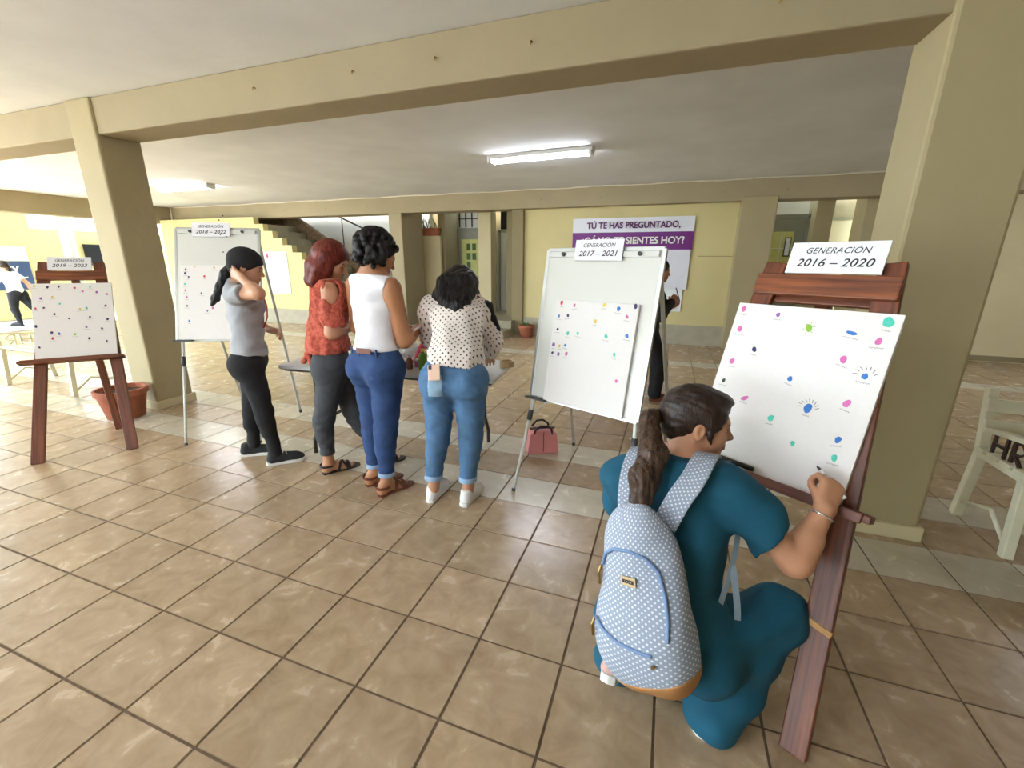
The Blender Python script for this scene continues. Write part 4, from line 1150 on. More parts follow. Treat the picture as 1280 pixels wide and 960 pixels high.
arm(sd, shR, elR, wrR, (.05, .042, .038, .026)); hand(sd, wrR, V(.2, .95, 0), V(-.6, .1, -.6), -1, .45)
arm(sd, shL, elL, wrL); hand(sd, wrL, V(.7, .5, -.3), V(.3, -.4, -.8), 1, .4)
legs(sd, hipL, hipR, knL, knR, anL, anR, fw, (.07, .05, .045, .034), glute=False)
hR, hL = V(-2.183, 2.140), V(-1.93, 2.355); dR, dL = unit([.54, .84, 0]), unit([.54, .84, 0])
PR = footshape(sd, anR, hR, dR); PL2 = footshape(sd, anL, hL, dL)
put(t, 'body', sd, 'skin', .005, anc); face_parts(t, P, A, anc)
def sandal(par, Pf, heel, dr, m, anc, sole, ankle=True, cross=True):
    Mx = frame((heel[0] - anc[0], heel[1] - anc[1], 0), (dr[1], -dr[0], 0), (dr[0], dr[1], 0), (0, 0, 1))
    me = MB().prism(OUT, (0, 0, 0), (1, 0, 0), (0, 1, 0), (0, 0, 1), .012); me = me.mesh(); me.transform(Mx); so = link('sandal', me, sole, par)
    def st(pts, w=.02):
        c = Vector((0, .12, .03))
        me = MB().strip(pts, w, .004, lambda i: (Vector(pts[i]) - Vector((0, pts[i][1], .02)))).mesh(); me.transform(Mx); link('strap', me, m, so)
    arc = lambda y0, y1, r, zc: [(math.cos(a) * r * -1.0, y0 + (y1 - y0) * k / 8, zc + math.sin(a) * r * 1.05) for k, a in enumerate([math.pi * j / 8 for j in range(9)])]
    st(arc(.165, .175, .0445, .008), .028)
    if cross: st(arc(.10, .165, .045, .02), .017); st(arc(.165, .10, .046, .02), .017)
    if ankle:
        pts = [(.044 * math.cos(a), .038 + .048 * math.sin(a), .062) for a in [2 * math.pi * j / 16 for j in range(17)]]
        me = MB().strip(pts, .016, .004, lambda i: Vector(pts[i]) - Vector((0, .038, .062))).mesh(); me.transform(Mx); link('strap', me, m, so)
sandal(t, PR, hR, dR, 'darksandal', anc, 'darksandal'); sandal(t, PL2, hL, dL, 'darksandal', anc, 'darksandal')
sd = SD(); torso(sd, pel + V(0, 0, .09), wst, chs, nk, shL, shR, fw, .020)
sd.cone(wst - fw * .05, wst + V(0, 0, -.08) - fw * .06, .10, .115, .05, fw, .8)
for sh0, e0 in ((shR, elR), (shL, elL)):
    d_ = unit(e0 - sh0); a_ = lerp(sh0, e0, .30); b_ = lerp(sh0, e0, .80)
    sd.cone(a_, b_, .066, .076, .02, clip=(b_, d_))
    sd.sub(sh0 + (rt if sh0 is shR else -rt) * .040 + V(0, 0, .0), V(.072, .072, .080), None, .012)
sd.cut((0, 0, .885), (0, 0, -1)); sd.cut(nk + V(0, 0, .01), (0, 0, 1))
put(t, 'blouse', sd, 'orange', .006, anc, fold=.012, ff=44, seed=8)
kp = pel - fw * .13 + rt * .02 + V(0, 0, .05)
sd = SD().ell(kp, (.028, .028, .022)).cone(kp, kp + V(-.03, -.02, -.05), .014, .018, .01).cone(kp, kp + V(.02, -.01, -.06), .014, .018, .01)
put(t, 'knot', sd, 'orange', .004, anc)
sd = SD(); legs(sd, hipL, hipR, knL, knR, anL + V(0, 0, .05), anR + V(0, 0, .05), fw, (.098, .066, .062, .044)); sd.cone(pel + rt * .065, pel - rt * .065, .105, .105, .04, fw, .95); sd.cone(pel + V(0, 0, .08), pel, .132, .135, .04, fw, .78)
sd.cut((0, 0, .925), (0, 0, 1)); sd.cut((0, 0, .155), (0, 0, -1))
jn = put(t, 'jeans', sd, 'charcoal', .006, anc, fold=.0022, ff=75, fdir=(0, 0, 1), seed=5)
for an_, kn_ in ((anR, knR), (anL, knL)):
    a_ = an_ + V(0, 0, .05); c_ = lerp(a_, kn_, .12)
    sd = SD().cone(lerp(a_, kn_, -.05), c_, .048, .050, .01).cut((0, 0, .15), (0, 0, -1)).cut((0, 0, .195), (0, 0, 1)); put(t, 'cuff', sd, 'charcoal', .004, anc)
sd = SD(); sd.ell(P(0, -.018, .034), V(.092, .112, .098), A, .01)
for e in (-1, 1): sd.chain([P(e * .07, -.02, .02), P(e * .080, -.03, -.06), P(e * .080, -.035, -.155)], [.045, .045, .036], .03); sd.chain([P(e * .076, .015, .0), P(e * .074, .02, -.07), P(e * .068, .028, -.165)], [.030, .026, .014], .02)
sd.chain([P(0, -.075, .02), P(0, -.085, -.07), P(0, -.085, -.165)], [.055, .060, .046], .03)
sd.sub(P(0, .105, -.035), V(.072, .075, .085), A, .01); sd.sub(P(.082, .0, -.012), V(.03, .022, .032), A, .008); sd.sub(P(-.082, .0, -.012), V(.03, .022, .032), A, .008)
put(t, 'hair', sd, 'hairred', .0045, anc, fold=.0016, ff=150, fdir=(1, -1, 0))

# ------------------------------------------------------------------ 3: curly black hair, white sleeveless top, dark blue jeans
anc = V(-1.63, 2.14, 0); t = person('person with curly black hair and white sleeveless top seen from behind', anc)
fw = unit([.22, .975, 0]); rt = np.cross(fw, UPZ)
nk, chs, wst, pel = V(-1.638, 2.148, 1.382), V(-1.640, 2.15, 1.22), V(-1.640, 2.148, 1.045), V(-1.642, 2.14, .87)
shR, shL = V(-1.484, 2.115, 1.312), V(-1.790, 2.182, 1.318)
elR, wrR = V(-1.462, 2.175, 1.00), V(-1.50, 2.40, 1.035)
elL, wrL = V(-1.852, 2.25, 1.05), V(-1.70, 2.44, 1.02)
hipR, hipL = pel + rt * .085 + V(0, 0, -.05), pel - rt * .085 + V(0, 0, -.05)
knR, knL, anR, anL = V(-1.588, 2.10, .43), V(-1.74, 2.175, .43), V(-1.600, 2.085, .085), V(-1.755, 2.165, .085)
hc = V(-1.600, 2.175, 1.490); hf = unit([.62, .62, -.45]); hu = unit([.2, .3, 1])
sd = SD(); P, A = head(sd, hc, hf, hu, .98)
sd.cone(nk, P(0, -.03, -.05), .052, .05, .03); torso(sd, pel, wst, chs, nk, shL, shR, fw, -.006)
arm(sd, shR, elR, wrR, (.056, .046, .041, .028)); hand(sd, wrR, V(.15, .95, .05), V(-.8, .1, -.3), -1, .5)
arm(sd, shL, elL, wrL, (.054, .044, .040, .027)); hand(sd, wrL, V(.8, .5, .1), V(.3, -.6, -.5), 1, .5)
legs(sd, hipL, hipR, knL, knR, anL, anR, fw, (.07, .05, .045, .036), glute=False)
hR, hL = V(-1.625, 2.02), V(-1.79, 2.105); dR, dL = unit([.40, .92, 0]), unit([.56, .83, 0])
PR = footshape(sd, anR, hR, dR); PL2 = footshape(sd, anL, hL, dL)
put(t, 'body', sd, 'skin3', .005, anc); face_parts(t, P, A, anc)
sandal(t, PR, hR, dR, 'brownlea', anc, 'brownlea'); sandal(t, PL2, hL, dL, 'brownlea', anc, 'brownlea')
sd = SD(); torso(sd, pel + V(0, 0, .06), wst, chs, nk, shL, shR, fw, .010)
sd.cut((0, 0, .945), (0, 0, -1)); sd.cut(nk + V(0, 0, -.008), unit(V(0, 0, 1) + fw * .2)); 
for e_, s0 in ((1, shR), (-1, shL)): sd.sub(s0 + rt * e_ * .045 + V(0, 0, -.03), V(.066, .085, .125), (rt, fw, UPZ), .008)
put(t, 'sleeveless_top', sd, 'whiteknit', .006, anc, fold=.006, ff=36, fdir=(0, 0, 1), seed=3)
sd = SD(); legs(sd, hipL, hipR, knL, knR, anL + V(0, 0, .03), anR + V(0, 0, .03), fw, (.104, .072, .066, .047), gr=.098); sd.cone(pel + rt * .075 + V(0, 0, -.02), pel - rt * .075 + V(0, 0, -.02), .112, .112, .04, fw, .92); sd.cone(pel + V(0, 0, .08), pel, .138, .142, .04, fw, .78)
sd.cut((0, 0, .962), (0, 0, 1)); sd.cut((0, 0, .145), (0, 0, -1))
jn = put(t, 'jeans', sd, 'denimdark', .006, anc, fold=.0022, ff=75, fdir=(0, 0, 1), seed=6)
for an_, kn_ in ((anR, knR), (anL, knL)):
    a_ = an_ + V(0, 0, .03); sd = SD().cone(a_, lerp(a_, kn_, .2), .053, .056, .01).cut((0, 0, .125), (0, 0, -1)).cut((0, 0, .155), (0, 0, 1)); put(t, 'cuff', sd, 'denimcuff', .004, anc)
def on_seat(pel, fw, rt, u, z, out):  # point on the back of the hips
    return pel - fw * out + rt * u + V(0, 0, z)
MB().strip([on_seat(pel, fw, rt, u, .083, .128 - abs(u) * .16) - anc for u in np.linspace(-.02, .09, 6)], .03, .004, lambda i: -fw).build('belt_label', 'brownlea', t)
for u in (-.10, .0, .11):
    MB().strip([on_seat(pel, fw, rt, u, z, .125 - abs(u) * .3) - anc for z in (.05, .075, .095)], .012, .006, lambda i: -fw).build('belt_loop', 'denimdark', t)
sd = SD(); r = random.Random(11); sd.ell(P(0, -.022, .030), V(.090, .105, .092), A, .01)
for i in range(150):
    d_ = unit([r.gauss(0, 1), r.gauss(-.25, 1), r.gauss(.1, 1)])
    if d_[1] > .45 and d_[2] < .45: continue
    q = P(d_[0] * .105, -.022 + d_[1] * .118, .020 + d_[2] * .110)
    sd.ell(q, V(1, 1, 1) * r.uniform(.014, .027), None, .008)
for i in range(26):
    a = r.uniform(-2.4, 2.4) - math.pi / 2; q = P(.085 * math.cos(a), -.03 + .085 * math.sin(a), -.07 + r.uniform(-.02, .03)); sd.ell(q, V(1, 1, 1) * r.uniform(.014, .024), None, .008)
put(t, 'hair', sd, 'hairblack', .005, anc)

# ------------------------------------------------------------------ 4: polka-dot blouse, bending over the table
anc = V(-1.15, 2.13, 0); t = person('person in polka-dot blouse and blue jeans bending over the table', anc)
fw = unit([-.22, .975, 0]); rt = np.cross(fw, UPZ)
pel, wst, chs, nk = V(-1.118, 2.145, .835), V(-1.130, 2.20, .98), V(-1.165, 2.30, 1.12), V(-1.205, 2.40, 1.225)
shL, shR = V(-1.358, 2.325, 1.185), V(-1.060, 2.405, 1.165)
elR, wrR = V(-1.000, 2.455, .985), V(-1.085, 2.60, .825)
elL, wrL = V(-1.400, 2.40, .99), V(-1.41, 2.56, .835)
hipR, hipL = pel + rt * .088 + V(0, 0, -.05), pel - rt * .088 + V(0, 0, -.05)
knL, knR, anL, anR = V(-1.228, 2.12, .44), V(-1.035, 2.175, .43), V(-1.272, 2.115, .085), V(-1.060, 2.165, .085)
hc = V(-1.222, 2.475, 1.300); hf = unit([-.05, .75, -.65]); hu = unit([-.1, .62, .78])
sd = SD(); P, A = head(sd, hc, hf, hu, .98)
sd.cone(nk, P(0, -.03, -.05), .05, .05, .03); torso(sd, pel, wst, chs, nk, shL, shR, fw, -.014)
arm(sd, shR, elR, wrR); hand(sd, wrR, V(-.4, .85, -.25), V(0, -.2, -1), 1, .3)
arm(sd, shL, elL, wrL); hand(sd, wrL, V(.3, .9, -.25), V(0, -.2, -1), -1, .3)
legs(sd, hipL, hipR, knL, knR, anL, anR, fw, (.07, .05, .045, .036), glute=False)
put(t, 'body', sd, 'skin', .005, anc); face_parts(t, P, A, anc)
sd = SD(); torso(sd, pel + V(0, .02, .10), wst, chs, nk, shL, shR, fw, .022)
sd.cone(lerp(pel, wst, .8) - fw * .01, lerp(pel, wst, .3) - fw * .02, .125, .148, .05, fw, .74)
for sh0, e0, w0 in ((shR, elR, wrR), (shL, elL, wrL)):
    b_ = lerp(e0, w0, .42); sd.cone(sh0, e0, .064, .062, .035); sd.cone(e0, w0, .062, .058, .02, clip=(b_, unit(w0 - e0)))
sd.cut(lerp(pel, wst, .32), unit(V(-.06, -.15, -1))); sd.cut(nk + V(0, 0, .015), unit(nk - chs))
o = put(t, 'blouse', sd, 'polka', .006, anc, fold=.010, ff=36, seed=12)
upv = unit(V(-.04, .22, .3)); cloth_attr(o, rt, upv)
sd = SD(); legs(sd, hipL, hipR, knL, knR, anL + V(0, 0, .06), anR + V(0, 0, .06), fw, (.104, .072, .064, .050), gr=.100); sd.cone(pel + rt * .075 + V(0, 0, -.02), pel - rt * .075 + V(0, 0, -.02), .115, .115, .04, fw, .92); sd.cone(pel + V(0, .01, .08), pel, .135, .14, .04, fw, .78)
sd.cut(pel + V(0, 0, .098), unit(V(0, -.2, 1))); sd.cut((0, 0, .165), (0, 0, -1))
put(t, 'jeans', sd, 'denim', .006, anc, fold=.0026, ff=75, fdir=(0, 0, 1), seed=9)
for an_, kn_ in ((anR, knR), (anL, knL)):
    a_ = an_ + V(0, 0, .06); sd = SD().cone(a_, lerp(a_, kn_, .2), .055, .058, .01).cut((0, 0, .150), (0, 0, -1)).cut((0, 0, .185), (0, 0, 1)); put(t, 'cuff', sd, 'denimcuff', .004, anc)
# faded back pocket patches hugging the seat
def seat_patch(u0, u1, z0, z1, m, nm):
    sd = SD(); legs(sd, hipL, hipR, knL, knR, anL + V(0, 0, .06), anR + V(0, 0, .06), fw, (.1055, .0735, .064, .050), gr=.1015); sd.cone(pel + rt * .075 + V(0, 0, -.02), pel - rt * .075 + V(0, 0, -.02), .1165, .1165, .04, fw, .92); sd.cone(pel + V(0, .01, .08), pel, .1365, .1415, .04, fw, .78)
    sd.cut(pel + rt * u0, -rt); sd.cut(pel + rt * u1, rt); sd.cut((0, 0, pel[2] + z0), (0, 0, -1)); sd.cut((0, 0, pel[2] + z1), (0, 0, 1)); sd.cut(pel, fw)
    return put(t, nm, sd, m, .006, anc, fold=.0026, ff=75, fdir=(0, 0, 1), seed=9)
seat_patch(-.118, -.034, -.105, .022, 'denimfade', 'back_pocket')
for hx, hy, d_ in ((-1.282, 2.065, (-.05, 1)), (-1.063, 2.095, (.02, 1))): shoe(t, (hx, hy), d_, anc, 'sneakerwhite', low=.078)
sd = SD(); sd.ell(P(0, -.02, .034), V(.092, .110, .096), A, .01)
for e, l in ((-1, .0), (1, .0)): sd.chain([P(e * .075, -.02, .02), P(e * .085, -.01, -.08), P(e * .095, .03, -.16)], [.042, .044, .03], .03)
bk = nk - fw * .10 + V(0, 0, .035)
for o_, l_ in ((0, 1.0), (.06, .75), (-.055, .8), (.03, 1.1), (-.025, .95)): sd.chain([P(o_, -.07, .0), P(o_, -.105, -.05), bk + rt * o_, bk + rt * (o_ + .015) - fw * .07 * l_ + V(0, 0, -.045 * l_), bk + rt * (o_ + .02) - fw * .11 * l_ + V(0, 0, -.11 * l_)], [.06, .055, .05, .035, .008], .02)
sd.chain([P(-.05, -.09, -.03), lerp(nk, shL, .55) + V(0, -.03, .055), shL + V(.02, -.01, .045)], [.045, .042, .018], .03)
sd.chain([P(.05, -.09, -.03), lerp(nk, shR, .6) + V(0, -.02, .05), shR + V(.04, .0, .03), elR + V(.045, -.015, .07)], [.045, .04, .03, .010], .03)
sd.sub(P(0, .115, -.035), V(.07, .075, .085), A, .01)
put(t, 'hair', sd, 'hairblack', .0045, anc, fold=.0025, ff=140, fdir=(1, 0, 0))
# phone sticking out of the left back pocket
phn = thing('smartphone', 'pale gold smartphone sticking out of the back pocket of the blue jeans', 'phone')
px_ = pel - rt * .076 - fw * .141 + V(0, 0, .050)
phn.matrix_world = frame(px_, unit(rt + V(0, 0, .10)), unit(V(0, 0, 1) - rt * .10 + fw * .28), unit(-fw + V(0, 0, .28)))
MB().box(-.034, .034, -.055, .032, -.004, .004).build('case', 'phone', phn, .005, seg=3)
MB().box(-.029, -.011, .006, .030, .004, .006).build('camera_bump', 'blacklea', phn, .002)

# ------------------------------------------------------------------ 5: crouching in teal scrubs, writing on the large canvas
anc = V(.13, 1.22, 0); t = person('crouching person in teal scrubs with a ponytail writing on the large canvas', anc)
fw = unit([.16, .98, 0]); rt = np.cross(fw, UPZ)
pel, wst, chs, nk = V(.10, 1.225, .30), V(.09, 1.27, .48), V(.085, 1.315, .65), V(.105, 1.372, .828)
shL, shR = V(-.075, 1.36, .755), V(.238, 1.325, .785)
elR, wrR = V(.425, 1.285, .615), V(.500, 1.375, .755)
elL, wrL = V(-.10, 1.52, .56), V(.06, 1.62, .47)
hipL, hipR = pel - rt * .10 + fw * .02, pel + rt * .10 + fw * .02
knR, anR = V(.425, 1.375, .345), V(.265, 1.235, .075)
knL, anL = V(.06, 1.58, .30), V(-.035, 1.265, .12)
hc = V(.132, 1.448, .952); hf = unit([.985, .10, -.10]); hu = unit([.12, .10, 1])
sd = SD(); P, A = head(sd, hc, hf, hu, 1.0)
sd.cone(nk - V(0, 0, .02), P(0, -.03, -.045), .052, .052, .03); torso(sd, pel, wst, chs, nk, shL, shR, fw, -.014)
arm(sd, shR, elR, wrR, (.047, .042, .041, .027)); hand(sd, wrR, V(.06, .12, .16), V(-.25, .95, -.15), 1, [.95, 1.0, 1.05, 1.1], 1.0, thumb=((.055, .040, .028), (.082, .030, .048)))
arm(sd, shL, elL, wrL); hand(sd, wrL, V(.7, .6, -.2), V(0, 0, -1), 1, .3)
legs(sd, hipL, hipR, knL, knR, anL, anR, fw, (.06, .05, .045, .034), glute=False, calf=0)
put(t, 'body', sd, 'skin', .004, anc, smooth=1); face_parts(t, P, A, anc)
sd = SD(); torso(sd, pel + V(0, 0, .05), wst, chs, nk, shL, shR, fw, .022, flat=.74)
d_ = unit(elR - shR); sl = lerp(shR, elR, .66); sd.cone(shR, elR + d_ * .05, .064, .084, .05, clip=(lerp(shR, elR, .70), unit(d_ + V(.1, 0, .15))))
d_ = unit(elL - shL); sl = lerp(shL, elL, .66); sd.cone(shL, elL, .066, .074, .04, clip=(sl, d_))
sd.cone(wst, pel + V(0, 0, .03), .145, .165, .06, fw, .78)
sd.cut((0, 0, .27), (0, 0, -1)); sd.cut(nk + V(0, 0, .038), unit(V(0, .12, 1)))
put(t, 'scrub_top', sd, 'teal', .006, anc, fold=.009, ff=34, seed=21)
sd = SD()
for h_, kn, an, hm in ((hipL, knL, anL, .10), (hipR, knR, anR, .02)):
    sd.cone(h_, kn, .116, .088, .05); sd.cone(kn, lerp(kn, an, .55), .086, .094, .05); sd.cone(lerp(kn, an, .5), lerp(kn, an, 1.02), .094, .082, .04)
sd.cone(hipL - fw * .03, hipR - fw * .03, .125, .125, .05)
sd.cone(lerp(knR, anR, .7), V(.268, 1.20, .02), .088, .080, .04)
sd.cut((0, 0, .014), (0, 0, -1))
put(t, 'scrub_trousers', sd, 'teal', .006, anc, fold=.007, ff=34, seed=22)
shoe(t, (.222, 1.155, .0), (.62, .78), anc, 'stripe', 'rubber')
shoe(t, (-.066, 1.145, .105), (.12, 1.0), anc, 'stripe', 'rubber', mat4=Matrix.Rotation(math.radians(-28), 4, 'X'))
# hair: cap of hair pulled back, tie, ponytail
sd = SD(); sd.ell(P(0, -.018, .036), V(.086, .108, .092), A, .01); sd.ell(P(0, -.07, -.01), V(.062, .045, .06), A, .03)
for e in (-1, 1): sd.ell(P(e * .056, .020, .035), V(.028, .048, .045), A, .02)
sd.ell(P(0, .055, .088), V(.05, .035, .020), A, .02)
sd.sub(P(0, .125, -.025), V(.150, .080, .092), A, .012)
for e in (-1, 1): sd.chain([P(e * .074, .022, .02), P(e * .077, .026, -.02), P(e * .072, .036, -.045)], [.014, .010, .003], .01); sd.sub(P(0, .05, -.085), V(.085, .075, .055), A, .012)
for e in (-1, 1): sd.sub(P(e * .088, -.006, -.016), V(.024, .022, .034), A, .006)
put(t, 'hair', sd, 'hairbrown', .004, anc, fold=.0016, ff=160, fdir=A[2])
tie = P(0, -.118, .012)
ring = [tie + A[0] * .021 * math.cos(a) + unit(A[2] + A[1] * .4) * .021 * math.sin(a) - anc for a in [6.2832 * i / 14 for i in range(14)]]
MB().tube(ring, .0055, 8, closed=True).build('hair_tie', 'cable', t, smooth=True)
sd = SD(); tips = [tie, tie + V(-.035, -.045, -.012), V(.0, 1.275, .90), V(-.022, 1.225, .835), V(-.022, 1.19, .775), V(-.012, 1.172, .745)]
sd.chain([tuple(p) for p in tips], [.017, .030, .036, .036, .026, .008], .02)
sd.chain([tuple(tips[2] + V(.03, 0, 0)), tuple(tips[3] + V(.03, 0, -.01)), tuple(tips[4] + V(.035, .0, .0))], [.022, .020, .005], .015)
put(t, 'ponytail', sd, 'hairtip', .0035, anc, fold=.0016, ff=230, fdir=(1, .5, 0))
# bracelet on the writing wrist
aw = unit(wrR - elR); bx_ = unit(np.cross(aw, UPZ)); by_ = np.cross(bx_, aw); bc = lerp(elR, wrR, .86)
MB().tube([bc + bx_ * .0315 * math.cos(a) + by_ * .0315 * math.sin(a) - anc for a in [6.2832 * i / 20 for i in range(20)]], .0035, 8, closed=True).build('bracelet', 'silver', t, smooth=True)
# marker in the hand, marker on the ledge
mk = thing('marker_pen', 'white marker held in the crouching person\'s hand', 'marker')
hd = unit([.06, .12, .16]); mp = wrR + hd * .088 + unit([-.25, .95, -.15]) * .030
mdir = unit([-.45, .55, .45])
mk.matrix_world = frame(mp, unit(np.cross(mdir, UPZ)), np.cross(mdir, unit(np.cross(mdir, UPZ))), mdir)
MB().lathe([(.007, -.07), (.0075, -.065), (.0075, .02), (.006, .03)], 14).build('barrel', 'sheet', mk, smooth=True)
MB().lathe([(.0055, .03), (.003, .042), (.001, .046)], 12).build('tip', 'ink', mk, smooth=True)
BL, w_, u_, f_ = PL['right']
mk = thing('marker_pen', 'black marker lying on the ledge of the large easel', 'marker', BL + w_ * .17 + u_ * .019 + f_ * .013)
dv = np.array(w_)
MB().tube([tuple(dv * -.07), tuple(dv * .07)], .0085, 12).build('barrel', 'blacklea', mk, smooth=True)
MB().tube([tuple(dv * -.085), tuple(dv * -.02)], .0095, 12).build('cap', 'darkplastic', mk, smooth=True)

# ------------------------------------------------------------------ dotted backpack on the crouching person's back
bu = unit([-.17, .16, .96]); bo = np.array([-.38, -.92, .12]); bo = unit(bo - bu * (bo @ bu)); bxr = -np.cross(bo, bu)
B0 = V(.058, 1.075, .275)
bp_ = thing('backpack', 'pale blue dotted backpack worn by the crouching person', 'backpack')
bp_.matrix_world = frame(B0, bxr, -bo, bu)   # x right, y towards the back, z up
sd = SD()
sd.cone((-.045, .0, .11), (-.03, .01, .40), .105, .075, .06, (0, 1, 0), .62); sd.cone((.045, .0, .11), (.03, .01, .40), .105, .075, .06, (0, 1, 0), .62)
sd.cone((0, .0, .08), (0, .015, .44), .135, .075, .06, (0, 1, 0), .60)
sd.cone((0, -.035, .20), (0, -.015, .38), .125, .085, .05, (0, 1, 0), .5)
sd.cone((-.05, -.045, .085), (.045, -.045, .085), .080, .080, .05, (0, 1, 0), .75); sd.cone((-.045, -.045, .14), (.04, -.045, .14), .07, .07, .05, (0, 1, 0), .75)
sd.cut((0, 0, .0), (0, 0, -1)); sd.cut((0, .082, 0), (0, 1, 0))
body = link('body', sd.mesh('body', .005, fold=.005, ff=32, seed=31), 'packdots', bp_)
me = body.data; n = len(me.vertices); co = np.empty(n * 3, np.float32); me.vertices.foreach_get('co', co); co = co.reshape(-1, 3)
ang = np.arctan2(co[:, 0], -(co[:, 1] - .05)); rad = .125
at_ = me.attributes.new('puv', 'FLOAT_VECTOR', 'POINT'); at_.data.foreach_set('vector', np.stack([ang * rad, co[:, 2], 0 * ang], 1).astype(np.float32).ravel())
# surface finder for trims: march from the front
def pack_front(x, z, extra=.002):
    m = (np.abs(co[:, 0] - x) < .010) & (np.abs(co[:, 2] - z) < .010)
    return V(x, co[m, 1].min() - extra, z) if m.any() else V(x, -.08, z)
def trim(path, r, m, nm, par=body, extra=.0): return MB().tube([tuple(pack_front(a, b, extra)) for a, b in path], r, 8).build(nm, m, par, smooth=True)
arc = [(-.100, .335), (-.085, .375), (-.05, .400), (0, .408), (.045, .395), (.08, .36), (.097, .30), (.104, .24), (.104, .19)]
def dense(p, n=5):
    out = []
    for i in range(len(p) - 1):
        for k in range(n): out.append(tuple(lerp(p[i], p[i + 1], k / n)))
    return out + [p[-1]]
trim(dense(arc), .005, 'piping', 'zip')
trim(dense([(-.118, .185), (-.08, .168), (-.03, .152), (.03, .146), (.065, .146)]), .005, 'piping', 'pocket_zip')
for (x_, z_) in ((-.100, .335), (-.118, .185)):
    p = pack_front(x_, z_, .006); MB().tube([tuple(p), tuple(p + V(-.006, -.008, -.02)), tuple(p + V(-.008, -.006, -.055))], .0045, 6).build('zip_pull', 'brass', body)
p = pack_front(.068, .120, .003); MB().tube([tuple(p), tuple(p + V(0, -.004, 0))], .006, 10).build('stud', 'brass', body)
pc = pack_front(.0, .325, .003); lb = MB().box(-.022, .022, -.002, .0, -.013, .013).mesh(); lb.transform(Matrix.Translation(Vector(pc)) @ Matrix.Rotation(math.radians(-4), 4, 'X')); lo_ = link('label_patch', lb, 'cork', body)
tm = text_mesh('KIPLE', .013, 0, .0006, .0004) if False else text_mesh('KOZE', .013, 0, .0006, .0004)
tm.transform(frame(pc + V(0, -.0032, 0), (1, 0, 0), (0, 0, 1), (0, -1, 0))); link('lettering', tm, 'ink', lo_)
# tan base
sd2 = SD(); sd2.ops = list(sd.ops); sd2.cut((0, 0, -.003), (0, 0, -1)); sd2.cut((.0, 0, .028), unit(V(-.36, 0, 1))); sd2.cut((0, .0835, 0), (0, 1, 0))
sd3 = SD()
for op in sd.ops: sd3.ops.append((op[0], (lambda f: (lambda X, Y, Z: f(X, Y, Z) - .0035))(op[1]), op[2] - .004, op[3] + .004, op[4]))
sd3.cuts = sd2.cuts
link('leather_base', sd3.mesh('leather_base', .005, fold=.005, ff=32, seed=31), 'tanlea', bp_)
# haul loop, shoulder straps, webbing (points in world, then to the pack's frame)
inv = bp_.matrix_world.inverted()
def W2(p): return inv @ Vector(p)
def ribbon(pts, w, th, m, nm, nrm): 
    q = [W2(p) for p in pts]; nn = inv.to_3x3()
    # smooth by Catmull-Rom
    out = []
    for i in range(len(q) - 1):
        p0, p1, p2, p3 = q[max(i - 1, 0)], q[i], q[i + 1], q[min(i + 2, len(q) - 1)]
        for k in range(6):
            a = k / 6; out.append(.5 * ((2 * p1) + (p2 - p0) * a + (2 * p0 - 5 * p1 + 4 * p2 - p3) * a * a + (3 * p1 - p0 - 3 * p2 + p3) * a ** 3))
    out.append(q[-1]); N = len(out)
    ns = [(nn @ Vector(lerp(nrm[0], nrm[1], i / (N - 1)))) for i in range(N)]
    o = MB().strip(out, w, th, lambda i: ns[i]).build(nm, m, bp_, .004, smooth=False)
    me = o.data; c = np.array([v.co[:] for v in me.vertices], np.float32); L = np.repeat(np.arange(N), 4) * .0155
    at = me.attributes.new('puv', 'FLOAT_VECTOR', 'POINT'); x_ = np.tile(np.array([-.5, .5, .5, -.5]), N) * w
    at.data.foreach_set('vector', np.stack([x_, L, 0 * L], 1).astype(np.float32).ravel())
    return o
ribbon([(.055, 1.185, .715), (.085, 1.205, .79), (.120, 1.240, .845), (.148, 1.300, .882), (.168, 1.365, .874), (.182, 1.42, .83), (.19, 1.445, .74)], .068, .012, 'packdots', 'shoulder_strap', ((-.1, -.9, .4), (.1, .8, .4)))
ribbon([(-.045, 1.20, .70), (-.055, 1.215, .76), (-.055, 1.255, .825), (-.045, 1.32, .862), (-.035, 1.39, .85), (-.03, 1.44, .79)], .06, .012, 'packdots', 'shoulder_strap', ((-.1, -.9, .4), (.0, .8, .4)))
ribbon([(-.01, 1.165, .725), (-.012, 1.135, .70), (.005, 1.115, .665), (.026, 1.125, .668), (.040, 1.16, .715)], .022, .005, 'strapblue', 'haul_loop', ((-.4, -.8, .2), (-.2, -.8, .2)))
ribbon([(.212, 1.155, .330), (.235, 1.21, .45), (.262, 1.265, .575), (.275, 1.325, .68)], .022, .003, 'strapblue', 'webbing', ((.5, -.8, 0), (.5, -.8, 0)))
ribbon([(.262, 1.265, .575), (.275, 1.245, .52), (.292, 1.235, .43), (.300, 1.225, .335)], .020, .003, 'strapblue', 'loose_webbing', ((.3, -.9, 0), (.3, -.9, 0)))

